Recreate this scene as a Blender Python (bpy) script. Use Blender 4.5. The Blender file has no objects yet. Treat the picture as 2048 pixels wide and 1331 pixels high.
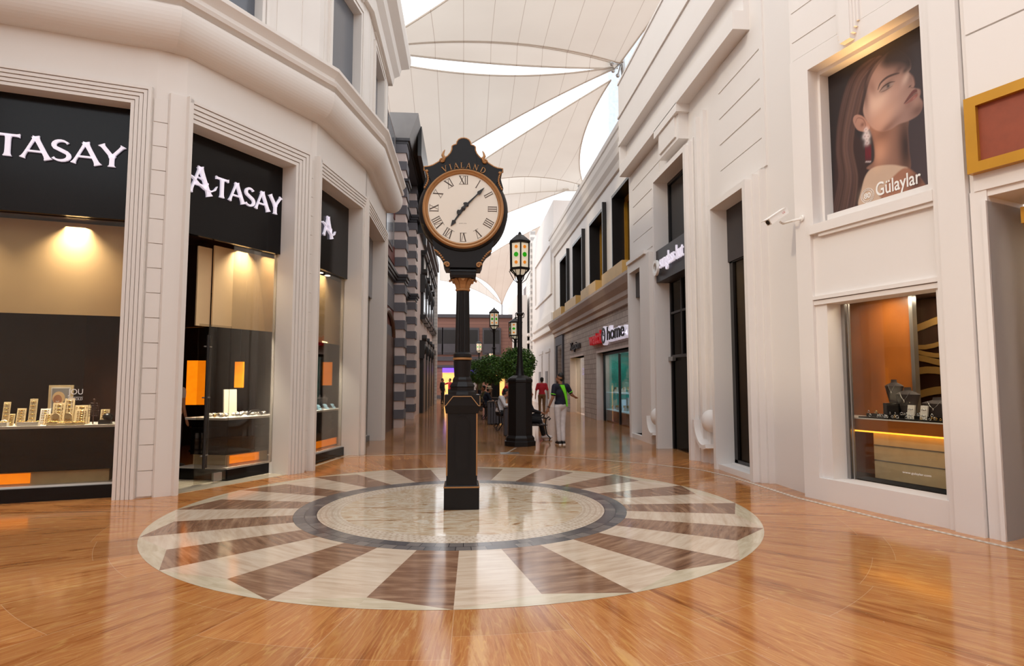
import bpy, math, random
import numpy as np
from mathutils import Vector, Matrix
R = math.radians
PI = math.pi
SC = bpy.context.scene
COL = SC.collection

# ---------------------------------------------------------------- camera, sky, sun, exposure
cd = bpy.data.cameras.new('camera'); cam = bpy.data.objects.new('camera', cd); COL.objects.link(cam)
cd.sensor_fit = 'HORIZONTAL'; cd.sensor_width = 36.0; cd.lens = 36.0*1230/2048
cam.location = (0, 0, 1.62)
cam.rotation_euler = (R(90+4.393), 0, R(-4.450))
cd.clip_start = 0.05; cd.clip_end = 500
SC.camera = cam

w = bpy.data.worlds.new('sky'); SC.world = w; w.use_nodes = True
bg = w.node_tree.nodes['Background']; bg.inputs[0].default_value = (0.94, 0.965, 1.0, 1); bg.inputs[1].default_value = 2.0

sd = bpy.data.lights.new('sun', 'SUN'); sun = bpy.data.objects.new('sun', sd); COL.objects.link(sun)
sd.energy = 0.9; sd.angle = R(3); sd.color = (1.0, 0.82, 0.58)
sun.rotation_euler = Vector((0.80, 0.35, -0.62)).to_track_quat('-Z', 'Y').to_euler()

vs = SC.view_settings
vs.view_transform = 'Standard'; vs.look = 'None'; vs.gamma = 1; vs.use_curve_mapping = False
vs.exposure = -0.14
SC.cycles.max_bounces = 8; SC.cycles.diffuse_bounces = 4; SC.cycles.glossy_bounces = 4
SC.cycles.transparent_max_bounces = 12; SC.cycles.transmission_bounces = 4
SC.cycles.sample_clamp_indirect = 6.0; SC.cycles.caustics_reflective = False; SC.cycles.caustics_refractive = False
SC.cycles.use_denoising = True

# ---------------------------------------------------------------- materials
def s2l(c):
    return tuple(((v/12.92) if v <= .04045 else ((v+.055)/1.055)**2.4) for v in [x/255 for x in c])
class NT:
    def __init__(s, name):
        s.m = bpy.data.materials.new(name); s.m.use_nodes = True
        s.t = s.m.node_tree; s.n = s.t.nodes; s.l = s.t.links
        s.b = s.n['Principled BSDF']; s.out = s.n['Material Output']
    def node(s, typ, **kw):
        nd = s.n.new(typ)
        for k, v in kw.items():
            if k.startswith('i_'):
                nd.inputs[k[2:].replace('_', ' ')].default_value = v
            else: setattr(nd, k, v)
        return nd
    def link(s, a, b): s.l.new(a, b)
    def math(s, op, a, b=None, c=None):
        nd = s.n.new('ShaderNodeMath'); nd.operation = op
        for i, v in enumerate((a, b, c)):
            if v is None: continue
            if isinstance(v, (int, float)): nd.inputs[i].default_value = v
            else: s.l.new(v, nd.inputs[i])
        return nd.outputs[0]
    def ramp(s, fac, stops, interp='LINEAR'):
        nd = s.n.new('ShaderNodeValToRGB'); cr = nd.color_ramp; cr.interpolation = interp
        while len(cr.elements) < len(stops): cr.elements.new(.5)
        for e, (p, c) in zip(cr.elements, stops):
            e.position = p; e.color = (*c[:3], 1)
        s.l.new(fac, nd.inputs[0]); return nd.outputs[0]
    def mix(s, fac, a, b, mode='MIX'):
        nd = s.n.new('ShaderNodeMix'); nd.data_type = 'RGBA'; nd.blend_type = mode
        for sock, v in ((nd.inputs[0], fac), (nd.inputs[6], a), (nd.inputs[7], b)):
            if isinstance(v, (int, float)): sock.default_value = v
            elif isinstance(v, tuple): sock.default_value = (*v[:3], 1)
            else: s.l.new(v, sock)
        return nd.outputs[2]
    def noise(s, vec=None, scale=5, detail=3, rough=.5, dist=0):
        nd = s.n.new('ShaderNodeTexNoise'); nd.inputs['Scale'].default_value = scale
        nd.inputs['Detail'].default_value = detail; nd.inputs['Roughness'].default_value = rough
        nd.inputs['Distortion'].default_value = dist
        if vec is not None: s.l.new(vec, nd.inputs['Vector'])
        return nd.outputs['Fac']
    def pos(s): return s.n.new('ShaderNodeNewGeometry').outputs['Position']
    def bump(s, h, strength=.2, dist=.01):
        nd = s.n.new('ShaderNodeBump'); nd.inputs['Strength'].default_value = strength
        nd.inputs['Distance'].default_value = dist; s.l.new(h, nd.inputs['Height'])
        s.l.new(nd.outputs[0], s.b.inputs['Normal'])
def mat(name, rgb, rough=.5, metal=0, emit=None, es=1, var=.06, vscale=3, bump=0, spec=None, obj=True):
    t = NT(name); c = s2l(rgb)
    t.b.inputs['Roughness'].default_value = rough; t.b.inputs['Metallic'].default_value = metal
    if spec is not None: t.b.inputs['Specular IOR Level'].default_value = spec
    if obj: vec = t.n.new('ShaderNodeTexCoord').outputs['Object']
    else: vec = t.pos()
    f = t.noise(vec, vscale, 4)
    lo = tuple(max(0, v*(1-var)) for v in c); hi = tuple(min(1, v*(1+var)) for v in c)
    t.link(t.ramp(f, [(.3, lo), (.7, hi)]), t.b.inputs['Base Color'])
    if bump: t.bump(t.noise(vec, vscale*14, 3), bump, .004)
    if emit:
        t.b.inputs['Emission Color'].default_value = (*s2l(emit), 1); t.b.inputs['Emission Strength'].default_value = es
    return t.m
M = {}
M['paint'] = mat('cream_paint', (226, 219, 212), .62, var=.012, vscale=.8)
M['paint2'] = mat('white_paint', (230, 225, 221), .6, var=.012, vscale=.8)
M['black'] = mat('black_cast_iron', (17, 14, 15), .42, var=.1, spec=.3)
M['blackpanel'] = mat('black_gloss_panel', (17, 15, 16), .16, var=.08, spec=.22)
M['gold'] = mat('gold_paint', (168, 122, 76), .42, .35, var=.12)
M['dial'] = mat('clock_dial', (233, 226, 212), .25, var=.01)
M['hand'] = mat('black_hand', (24, 20, 18), .4)
M['numeral'] = mat('bronze_numeral', (70, 54, 42), .5)
M['darkframe'] = mat('dark_frame', (30, 27, 27), .35)
M['darkwood'] = mat('dark_wood', (46, 26, 18), .35, var=.25, vscale=6)
M['wood'] = mat('orange_wood', (168, 96, 36), .35, var=.12, vscale=3)
M['brown'] = mat('brown_wood', (82, 48, 32), .45, var=.15)
M['beige'] = mat('beige_blind', (234, 200, 152), .6, var=.05, vscale=1.5)
M['white'] = mat('white_plastic', (240, 238, 234), .35, var=.02)
M['letter'] = mat('lit_white_letter', (240, 236, 246), .4, emit=(236, 228, 246), es=.42, var=0)
M['letterside'] = mat('lilac_letter_side', (90, 60, 120), .4, emit=(120, 80, 190), es=.5, var=0)
M['amber'] = mat('amber_light', (255, 150, 20), .4, emit=(255, 132, 10), es=1.1, var=.3, vscale=5)
M['amberlow'] = mat('amber_strip_light', (255, 180, 60), .4, emit=(255, 170, 50), es=3, var=.1)
M['lightwhite'] = mat('spot_light', (255, 250, 240), .4, emit=(255, 244, 225), es=12, var=0)
M['shelfwhite'] = mat('white_counter_top', (238, 232, 222), .25, var=.03)
M['cream'] = mat('cream_leatherette', (214, 190, 146), .6, var=.06, vscale=9)
M['greybust'] = mat('grey_velvet', (62, 52, 50), .7, var=.08)
M['blackbox'] = mat('black_box', (22, 20, 20), .3)
M['silver'] = mat('silver_metal', (214, 212, 210), .22, .9, var=.15, vscale=60)
M['steel'] = mat('brushed_steel', (168, 166, 164), .3, .85)
M['jewel'] = mat('gold_jewellery', (214, 170, 96), .25, .85, var=.2, vscale=60)
M['redsign'] = mat('red_letter', (196, 18, 34), .35, emit=(190, 10, 26), es=.25, var=.02)
M['signblack'] = mat('charcoal_sign', (48, 42, 43), .45)
M['goldframe'] = mat('gold_sign_frame', (196, 142, 40), .35, .35, var=.06)
M['redpanel'] = mat('brick_red_panel', (142, 66, 38), .5, var=.08, vscale=12)
M['goldbox'] = mat('gold_sill_box', (206, 166, 96), .5, var=.05)
M['greyband'] = mat('grey_quoin', (104, 102, 108), .7, var=.05, bump=.15)
M['pinkband'] = mat('pale_pink_quoin', (214, 196, 190), .7, var=.04, bump=.15)
M['greystone'] = mat('grey_stone', (150, 148, 148), .7, var=.05)
M['darkgrey'] = mat('dark_grey_moulding', (54, 52, 57), .5, var=.08)
M['redbrick'] = mat('dark_red_wall', (104, 48, 40), .6, var=.12)
M['mauve'] = mat('mauve_render', (128, 92, 84), .75, var=.05)
M['taupe'] = mat('taupe_moulding', (176, 158, 146), .6, var=.04, bump=.1)
M['rain'] = mat('slate_frame', (70, 68, 74), .5)
M['skin'] = mat('skin', (150, 104, 78), .5, var=.05)
M['skin2'] = mat('tanned_skin', (176, 124, 96), .5, var=.05)
M['hair'] = mat('dark_hair', (22, 18, 17), .6)
M['navy'] = mat('navy_cloth', (18, 22, 40), .8)
M['lime'] = mat('lime_cloth', (122, 236, 40), .7, var=.03)
M['whitecloth'] = mat('white_cloth', (226, 222, 224), .8, var=.05, vscale=7)
M['greycloth'] = mat('pale_grey_denim', (206, 200, 200), .8, var=.1, vscale=9)
M['redcloth'] = mat('red_cloth', (196, 40, 56), .8)
M['tan'] = mat('tan_cloth', (124, 90, 56), .8)
M['darkcloth'] = mat('black_cloth', (22, 20, 24), .8)
M['straw'] = mat('straw', (206, 184, 150), .8)
M['olive'] = mat('olive_cloth', (84, 84, 50), .8)
M['shoe'] = mat('black_shoe', (20, 20, 22), .5)
M['leaf'] = None
M['trunk'] = mat('pale_trunk', (120, 92, 76), .8, var=.2, vscale=12, bump=.4)
M['ggreen'] = mat('green_glass_roundel', (40, 160, 20), .2, emit=(30, 150, 14), es=.5)
M['gorange'] = mat('orange_glass_roundel', (230, 140, 40), .2, emit=(225, 130, 30), es=.4)
M['lampglass'] = mat('cream_lamp_glass', (238, 228, 204), .3, emit=(236, 224, 198), es=.35)
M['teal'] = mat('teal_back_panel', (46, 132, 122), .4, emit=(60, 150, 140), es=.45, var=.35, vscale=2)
M['cyan'] = mat('pale_blue_display', (170, 210, 226), .3, emit=(170, 215, 235), es=.6, var=.2, vscale=7)
M['violet'] = mat('violet_light', (130, 90, 220), .4, emit=(110, 70, 230), es=1.4)
M['warmshop'] = mat('warm_lit_shop', (250, 190, 110), .5, emit=(250, 185, 100), es=1.1, var=.3, vscale=3)
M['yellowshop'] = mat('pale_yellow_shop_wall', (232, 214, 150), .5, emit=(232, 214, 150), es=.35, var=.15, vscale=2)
M['blueglass'] = mat('blue_glass_tower', (196, 208, 226), .3, var=.1)
M['groove'] = mat('groove_shadow_gap', (150, 140, 130), .8)
M['ribbon'] = mat('brown_tassel', (110, 14, 30), .4)
M['rollblind'] = mat('grey_window_glass', (96, 100, 108), .18, var=.05, vscale=1)

def glass(name, tint=(235, 240, 238), refl=1.0, ior=1.5):
    t = NT(name); t.n.remove(t.b)
    tr = t.node('ShaderNodeBsdfTransparent'); tr.inputs[0].default_value = (*s2l(tint), 1)
    gl = t.node('ShaderNodeBsdfGlossy'); gl.inputs['Roughness'].default_value = .01
    fr = t.node('ShaderNodeFresnel'); fr.inputs['IOR'].default_value = ior
    mx = t.node('ShaderNodeMixShader')
    t.link(t.math('MULTIPLY', fr.outputs[0], refl), mx.inputs[0])
    t.link(tr.outputs[0], mx.inputs[1]); t.link(gl.outputs[0], mx.inputs[2])
    t.link(mx.outputs[0], t.out.inputs[0]); return t.m
M['glass'] = glass('shop_glass', (238, 236, 231), .55)
M['glassdark'] = glass('tinted_glass', (150, 140, 128), .22)
M['glassclear'] = glass('clear_glass', (242, 242, 240), .35)

def leafmat():
    t = NT('leaf'); oi = t.node('ShaderNodeNewGeometry')
    f = t.noise(oi.outputs['Position'], 9, 2)
    c = t.ramp(f, [(.3, s2l((40, 72, 26))), (.6, s2l((84, 124, 46))), (.8, s2l((134, 168, 80)))])
    t.link(c, t.b.inputs['Base Color']); t.b.inputs['Roughness'].default_value = .5
    return t.m
M['leaf'] = leafmat()

def sailmat():
    t = NT('sail_membrane'); t.n.remove(t.b)
    sep = t.node('ShaderNodeSeparateXYZ'); t.link(t.pos(), sep.inputs[0])
    x = t.math('ADD', sep.outputs[0], 40)
    fr = t.math('FRACT', t.math('DIVIDE', x, 1.05))
    seam = t.math('LESS_THAN', fr, .022)
    n = t.noise(t.pos(), .25, 4)
    base = t.ramp(n, [(.3, s2l((218, 209, 199))), (.7, s2l((226, 218, 208)))])
    c = t.mix(seam, base, s2l((190, 176, 165)))
    d = t.node('ShaderNodeBsdfDiffuse'); tr = t.node('ShaderNodeBsdfTranslucent')
    t.link(c, d.inputs[0]); t.link(c, tr.inputs[0])
    mx = t.node('ShaderNodeMixShader'); mx.inputs[0].default_value = .36
    t.link(d.outputs[0], mx.inputs[1]); t.link(tr.outputs[0], mx.inputs[2]); t.link(mx.outputs[0], t.out.inputs[0])
    return t.m
M['sail'] = sailmat()

CX, CY = 0.0, 8.10
def polar(t):
    sep = t.node('ShaderNodeSeparateXYZ'); t.link(t.pos(), sep.inputs[0])
    x = t.math('SUBTRACT', sep.outputs[0], CX); y = t.math('SUBTRACT', sep.outputs[1], CY)
    r = t.math('SQRT', t.math('ADD', t.math('MULTIPLY', x, x), t.math('MULTIPLY', y, y)))
    a = t.math('ARCTAN2', y, x)
    return sep, x, y, r, a
def comb(t, x, y, z):
    c = t.node('ShaderNodeCombineXYZ')
    for i, v in enumerate((x, y, z)):
        if isinstance(v, (int, float)): c.inputs[i].default_value = v
        else: t.link(v, c.inputs[i])
    return c.outputs[0]
def floormat():
    t = NT('polished_travertine_floor')
    sep, x, y, r, a = polar(t)
    # radial slabs round the medallion
    sa = t.math('MULTIPLY', t.math('ADD', a, R(136.0)), 32/(2*PI))
    k = t.math('FLOOR', sa); fk = t.math('FRACT', sa)
    wn = t.node('ShaderNodeTexWhiteNoise', noise_dimensions='1D'); t.link(k, wn.inputs['W'])
    rr = t.math('DIVIDE', t.math('ADD', r, t.math('MULTIPLY', wn.outputs[0], 1.3)), 1.35)
    j = t.math('FLOOR', rr); fj = t.math('FRACT', rr)
    wn2 = t.node('ShaderNodeTexWhiteNoise', noise_dimensions='2D'); t.link(comb(t, k, j, 0), wn2.inputs['Vector'])
    # corridor tiles
    u = t.math('DIVIDE', x, .8); v = t.math('DIVIDE', y, 1.2)
    ku = t.math('FLOOR', u); kv = t.math('FLOOR', v)
    wn3 = t.node('ShaderNodeTexWhiteNoise', noise_dimensions='2D'); t.link(comb(t, ku, kv, 0), wn3.inputs['Vector'])
    iscor = t.math('GREATER_THAN', y, 5.55)
    # vein coordinates
    lin = t.math('MULTIPLY', a, 6.0)
    vr = comb(t, t.math('MULTIPLY', t.math('MULTIPLY', fk, 1.0), 1.9), t.math('MULTIPLY', r, .22), t.math('ADD', t.math('MULTIPLY', k, 3.17), t.math('MULTIPLY', wn2.outputs[0], .0)))
    vc = comb(t, t.math('MULTIPLY', x, 1.0), t.math('MULTIPLY', y, .55), t.math('MULTIPLY', wn3.outputs[0], 9))
    mv = t.node('ShaderNodeMix', data_type='VECTOR'); t.link(iscor, mv.inputs[0]); t.link(vr, mv.inputs[4]); t.link(vc, mv.inputs[5])
    vec = mv.outputs[1]
    n1 = t.noise(vec, 2.8, 12, .70, .25)
    band = t.math('FRACT', t.math('MULTIPLY', t.noise(vec, 1.0, 5, .5, .3), 13))
    n2 = t.noise(t.pos(), 38, 3, .6)
    c = t.ramp(n1, [(.30, s2l((128, 72, 34))), (.42, s2l((174, 106, 54))), (.50, s2l((196, 132, 76))), (.57, s2l((184, 116, 62))), (.66, s2l((212, 160, 104)))])
    thin = t.ramp(band, [(0, (0, 0, 0)), (.08, (1, 1, 1)), (.16, (0, 0, 0)), (.5, (0, 0, 0)), (.6, (.6, .6, .6)), (.68, (0, 0, 0))])
    c = t.mix(t.math('MULTIPLY', thin, .42), c, s2l((226, 178, 104)))
    c = t.mix(t.math('MULTIPLY', t.math('GREATER_THAN', n2, .69), .35), c, s2l((232, 204, 164)))
    # slab to slab variation
    tone = t.math('ADD', .78, t.math('MULTIPLY', wn2.outputs[0], .28))
    tc = t.node('ShaderNodeCombineColor')
    for i in range(3): t.link(tone, tc.inputs[i])
    c = t.mix(1.0, c, tc.outputs[0], 'MULTIPLY')
    # corridor is browner
    cc = t.mix(.45, c, s2l((150, 112, 78)))
    tone3 = t.math('ADD', .78, t.math('MULTIPLY', wn3.outputs[0], .4)); tc3 = t.node('ShaderNodeCombineColor')
    for i in range(3): t.link(tone3, tc3.inputs[i])
    cc = t.mix(1.0, cc, tc3.outputs[0], 'MULTIPLY')
    c = t.mix(iscor, c, cc)
    # joints
    jw = t.math('DIVIDE', .005*32/(2*PI), r)
    j1 = t.math('LESS_THAN', fk, jw); j2 = t.math('LESS_THAN', fj, .003)
    jr = t.math('MULTIPLY', t.math('MAXIMUM', j1, j2), t.math('SUBTRACT', 1, iscor))
    j3 = t.math('MAXIMUM', t.math('LESS_THAN', t.math('FRACT', u), .012), t.math('LESS_THAN', t.math('FRACT', v), .008))
    jc = t.math('MULTIPLY', j3, iscor)
    c = t.mix(t.math('MULTIPLY', t.math('MAXIMUM', jr, jc), .55), c, s2l((216, 180, 140)))
    t.link(c, t.b.inputs['Base Color'])
    rn = t.noise(t.pos(), 1.3, 3)
    t.link(t.math('ADD', .07, t.math('MULTIPLY', rn, .09)), t.b.inputs['Roughness'])
    t.b.inputs['Specular IOR Level'].default_value = .5
    t.bump(t.noise(t.pos(), 2.2, 2), .03, .02)
    return t.m
M['floor'] = floormat()
def wedgemat(name, cols, seed):
    t = NT(name); sep, x, y, r, a = polar(t)
    k = t.math('FLOOR', t.math('MULTIPLY', t.math('ADD', a, R(136)), 16/PI))
    # straight grain across each wedge
    am = t.math('SUBTRACT', t.math('MULTIPLY', t.math('ADD', k, .5), PI/16), R(136))
    da = t.math('SUBTRACT', a, am)
    along = t.math('MULTIPLY', r, t.math('SINE', da)); rad = t.math('MULTIPLY', r, t.math('COSINE', da))
    vec = comb(t, t.math('MULTIPLY', along, .9), t.math('MULTIPLY', rad, 6.5), t.math('ADD', t.math('MULTIPLY', k, 2.3), seed))
    n = t.noise(vec, 2.4, 7, .6, .25)
    c = t.ramp(n, [(.3, s2l(cols[0])), (.5, s2l(cols[1])), (.7, s2l(cols[2]))])
    n2 = t.noise(t.pos(), 60, 2); c = t.mix(t.math('MULTIPLY', t.math('GREATER_THAN', n2, .7), .3), c, s2l(cols[0]))
    t.link(c, t.b.inputs['Base Color']); t.b.inputs['Roughness'].default_value = .11
    t.bump(t.noise(t.pos(), 2.2, 2), .03, .02)
    return t.m
M['wcream'] = wedgemat('cream_marble_inlay', [(196, 170, 144), (214, 192, 168), (226, 208, 186)], 1)
M['wbrown'] = wedgemat('brown_marble_inlay', [(112, 78, 58), (144, 108, 84), (176, 142, 114)], 7)
M['wedge_edge'] = wedgemat('pale_marble_segment', [(190, 172, 144), (208, 192, 164), (220, 206, 182)], 4)
def onyx():
    t = NT('onyx_centre'); mp = t.node('ShaderNodeMapping'); t.link(t.pos(), mp.inputs[0]); mp.inputs['Scale'].default_value = (.55, 1.5, 1)
    n = t.noise(mp.outputs[0], 2.1, 12, .66, 2.2)
    c = t.ramp(n, [(.3, s2l((128, 88, 56))), (.40, s2l((186, 148, 106))), (.48, s2l((222, 208, 184))), (.56, s2l((196, 166, 130))), (.62, s2l((226, 214, 194))), (.75, s2l((176, 140, 100)))])
    t.link(c, t.b.inputs['Base Color']); t.b.inputs['Roughness'].default_value = .08; return t.m
M['onyx'] = onyx()
def ringmat(name, base, joint, n, r0, r1, rows, jw=.06, spots=None):
    t = NT(name); sep, x, y, r, a = polar(t)
    row = t.math('FLOOR', t.math('MULTIPLY', t.math('SUBTRACT', r, r0), rows/(r1-r0)))
    fr = t.math('FRACT', t.math('MULTIPLY', t.math('SUBTRACT', r, r0), rows/(r1-r0)))
    u = t.math('ADD', t.math('MULTIPLY', a, n/(2*PI)), t.math('MULTIPLY', row, .5))
    fu = t.math('FRACT', u)
    wn = t.node('ShaderNodeTexWhiteNoise', noise_dimensions='2D'); t.link(comb(t, t.math('FLOOR', u), row, 0), wn.inputs['Vector'])
    c = t.ramp(wn.outputs[0], [(0, s2l(base[0])), (1, s2l(base[1]))])
    j = t.math('MAXIMUM', t.math('LESS_THAN', fu, jw), t.math('LESS_THAN', fr, .07))
    c = t.mix(j, c, s2l(joint))
    if spots:
        d = t.math('ADD', t.math('POWER', t.math('SUBTRACT', fu, .5), 2), t.math('POWER', t.math('SUBTRACT', fr, .5), 2))
        c = t.mix(t.math('LESS_THAN', d, .05), c, s2l(spots))
    t.link(c, t.b.inputs['Base Color']); t.b.inputs['Roughness'].default_value = .18; return t.m
M['ring_dark'] = ringmat('slate_cobble_ring', [(78, 76, 80), (132, 124, 118)], (48, 44, 46), 84, 1.80, 2.07, 2, .05)
M['ring_mosaic'] = ringmat('cream_mosaic_ring', [(206, 188, 166), (224, 208, 188)], (206, 188, 166), 150, 1.52, 1.80, 4, .06, (184, 162, 138))
def mosaicline():
    t = NT('mosaic_line'); ch = t.node('ShaderNodeTexChecker'); t.link(t.pos(), ch.inputs[0]); ch.inputs['Scale'].default_value = 22
    ch.inputs[1].default_value = (*s2l((214, 200, 182)), 1); ch.inputs[2].default_value = (*s2l((178, 156, 134)), 1)
    t.link(ch.outputs[0], t.b.inputs['Base Color']); t.b.inputs['Roughness'].default_value = .2; return t.m
M['mosaic'] = mosaicline()
def blockmat(name, c1, c2, mortar, sc, rot=(PI/2, 0, PI/2), wdt=.5, hgt=.25, ms=.02):
    t = NT(name); mp = t.node('ShaderNodeMapping'); t.link(t.pos(), mp.inputs[0]); mp.inputs['Rotation'].default_value = rot
    sep = t.node('ShaderNodeSeparateXYZ'); t.link(t.pos(), sep.inputs[0])
    v = comb(t, sep.outputs[1] if rot[2] else sep.outputs[0], sep.outputs[2], 0)
    b = t.node('ShaderNodeTexBrick'); t.link(v, b.inputs[0])
    b.inputs['Color1'].default_value = (*s2l(c1), 1); b.inputs['Color2'].default_value = (*s2l(c2), 1); b.inputs['Mortar'].default_value = (*s2l(mortar), 1)
    b.inputs['Scale'].default_value = sc; b.inputs['Brick Width'].default_value = wdt; b.inputs['Row Height'].default_value = hgt; b.inputs['Mortar Size'].default_value = ms
    t.link(b.outputs[0], t.b.inputs['Base Color']); t.b.inputs['Roughness'].default_value = .8
    t.bump(b.outputs['Fac'], -.4, .02); return t.m
M['blocks'] = blockmat('grey_stone_blocks', (172, 158, 148), (188, 174, 164), (132, 118, 110), 1, wdt=.42, hgt=.21, ms=.012)
M['siding'] = blockmat('pale_siding', (224, 220, 216), (228, 224, 220), (180, 176, 174), 1, wdt=6, hgt=.24, ms=.015)
M['purplebrick'] = blockmat('brown_cladding', (134, 98, 88), (128, 92, 82), (108, 78, 72), 1, rot=(PI/2, 0, 0), wdt=8, hgt=.3, ms=.02)

# ---------------------------------------------------------------- mesh builders
class MB:
    def __init__(s): s.v = []; s.f = []; s.mi = []; s.sm = []
    def add(s, vs_, fs, mi=0, smooth=False):
        o = len(s.v); s.v += [tuple(v) for v in vs_]
        for f in fs: s.f.append(tuple(i+o for i in f)); s.mi.append(mi); s.sm.append(smooth)
        return s
    def box(s, x0, x1, y0, y1, z0, z1, mi=0):
        return s.hexa([(x0,y0,z0),(x1,y0,z0),(x1,y1,z0),(x0,y1,z0),(x0,y0,z1),(x1,y0,z1),(x1,y1,z1),(x0,y1,z1)], mi)
    def hexa(s, p, mi=0):
        a = Vector(p[1])-Vector(p[0]); b = Vector(p[3])-Vector(p[0]); c = Vector(p[4])-Vector(p[0])
        fs = [(0,3,2,1),(4,5,6,7),(0,1,5,4),(1,2,6,5),(2,3,7,6),(3,0,4,7)]
        if a.cross(b).dot(c) < 0: fs = [f[::-1] for f in fs]
        return s.add(p, fs, mi)
    def prism(s, poly, z0, z1, mi=0):   # plan polygon
        n = len(poly); A = sum(poly[i][0]*poly[(i+1)%n][1]-poly[(i+1)%n][0]*poly[i][1] for i in range(n))
        if A < 0: poly = poly[::-1]
        vs_ = [(x,y,z0) for x,y in poly]+[(x,y,z1) for x,y in poly]
        fs = [tuple(range(n))[::-1], tuple(range(n,2*n))]+[(i,(i+1)%n,n+(i+1)%n,n+i) for i in range(n)]
        return s.add(vs_, fs, mi)
    def lathe(s, prof, n=24, c=(0,0,0), axis='Z', mi=0, smooth=True, rot=0, cap=True, sx=1, sy=1):
        vs_ = []; fs = []
        for r_, z in prof:
            for i in range(n):
                a = 2*PI*i/n+rot; x, y = r_*math.cos(a)*sx, r_*math.sin(a)*sy
                if axis == 'Z': p = (c[0]+x, c[1]+y, c[2]+z)
                elif axis == 'Y': p = (c[0]+x, c[1]+z, c[2]+y)
                else: p = (c[0]+z, c[1]+x, c[2]+y)
                vs_.append(p)
        m = len(prof)
        for k in range(m-1):
            for i in range(n):
                q = (k*n+i, k*n+(i+1)%n, (k+1)*n+(i+1)%n, (k+1)*n+i)
                fs.append(q if axis != 'Y' else q[::-1])
        if cap: fs.append(tuple(range(n))[::-1]); fs.append(tuple(range((m-1)*n, m*n)))
        return s.add(vs_, fs, mi, smooth)
    def tube(s, pts, rad, n=8, mi=0, closed=False, smooth=True):
        pts = [Vector(p) for p in pts]; m = len(pts)
        rads = rad if isinstance(rad, (list, tuple)) else [rad]*m
        vs_ = []; up = Vector((0,0,1)); prev = None
        for i, p in enumerate(pts):
            if closed: t = pts[(i+1)%m]-pts[i-1]
            else: t = pts[min(i+1,m-1)]-pts[max(i-1,0)]
            t.normalize()
            if prev is None:
                a = up if abs(t.z) < .9 else Vector((1,0,0)); u = t.cross(a).normalized()
            else: u = (prev-t*prev.dot(t)).normalized()
            prev = u; v = t.cross(u)
            for k in range(n):
                a = 2*PI*k/n; vs_.append(p+(u*math.cos(a)+v*math.sin(a))*rads[i])
        fs = []
        for i in range(m if closed else m-1):
            j = (i+1)%m
            for k in range(n): fs.append((i*n+k, i*n+(k+1)%n, j*n+(k+1)%n, j*n+k))
        if not closed: fs.append(tuple(range(n))[::-1]); fs.append(tuple(range((m-1)*n, m*n)))
        return s.add(vs_, fs, mi, smooth)
    def ell(s, c, r3, nu=14, nv=9, mi=0, rotz=0):
        vs_ = []; fs = []
        cz, sz = math.cos(rotz), math.sin(rotz)
        for j in range(nv+1):
            ph = -PI/2+PI*j/nv
            for i in range(nu):
                a = 2*PI*i/nu; x, y, z = r3[0]*math.cos(ph)*math.cos(a), r3[1]*math.cos(ph)*math.sin(a), r3[2]*math.sin(ph)
                vs_.append((c[0]+x*cz-y*sz, c[1]+x*sz+y*cz, c[2]+z))
        for j in range(nv):
            for i in range(nu): fs.append((j*nu+i, j*nu+(i+1)%nu, (j+1)*nu+(i+1)%nu, (j+1)*nu+i))
        return s.add(vs_, fs, mi, True)
    def quad(s, a, b, c, d, mi=0): return s.add([a,b,c,d], [(0,1,2,3)], mi)
    def merge(s, o):
        k = len(s.v); s.v += o.v; s.f += [tuple(i+k for i in f) for f in o.f]; s.mi += o.mi; s.sm += o.sm; return s
    def xf(s, fn): s.v = [tuple(fn(*v)) for v in s.v]; return s
    def build(s, name, mats, parent=None, loc=None):
        me = bpy.data.meshes.new(name)
        off = Vector((0,0,0))
        if loc is not None: off = Vector(loc)
        elif parent is not None:
            q = parent
            while q is not None:
                if q.get('wl'): off = Vector(q['wl'])
                q = q.parent
        me.from_pydata([(v[0]-off.x, v[1]-off.y, v[2]-off.z) for v in s.v], [], s.f)
        mats = mats if isinstance(mats, (list, tuple)) else [mats]
        for m in mats: me.materials.append(M[m] if isinstance(m, str) else m)
        me.polygons.foreach_set('material_index', s.mi); me.polygons.foreach_set('use_smooth', s.sm)
        me.update()
        if any(s.sm) : 
            try: me.set_sharp_from_angle(angle=R(38))
            except Exception: pass
        o = bpy.data.objects.new(name, me); COL.objects.link(o)
        if loc is not None: o.location = loc
        if parent is not None: o.parent = parent
        return o
def thing(name, label, cat, loc=(0,0,0), group=None, kind=None, rz=0):
    o = bpy.data.objects.new(name, None); COL.objects.link(o); o.location = loc; o.rotation_euler[2] = rz
    o.empty_display_size = .1
    if label: o['label'] = label; o['category'] = cat
    if group: o['group'] = group
    if kind: o['kind'] = kind
    o['wl'] = tuple(loc) if rz == 0 else (0.0, 0.0, 0.0)
    return o
def local(root): root['wl'] = (0.0, 0.0, 0.0); return root
def tag(o, label, cat, group=None):
    o['label'] = label; o['category'] = cat
    if group: o['group'] = group
    return o
def base(mb):
    a = np.array(mb.v); return (float(a[:,0].mean()), float(a[:,1].mean()), float(a[:,2].min()))
def single(mb, name, mats, label, cat, group=None):
    return tag(mb.build(name, mats, loc=base(mb)), label, cat, group)
def struct(mb, name, mats, parent=None):
    o = mb.build(name, mats, parent)
    if parent is None: o['kind'] = 'structure'
    return o
def sempty(name):
    o = thing(name, None, None, kind='structure'); return o
def copy_tree(o, parent=None):
    c = o.copy(); COL.objects.link(c)
    if parent is not None: c.parent = parent
    for ch in list(o.children): copy_tree(ch, c)
    return c

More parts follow.
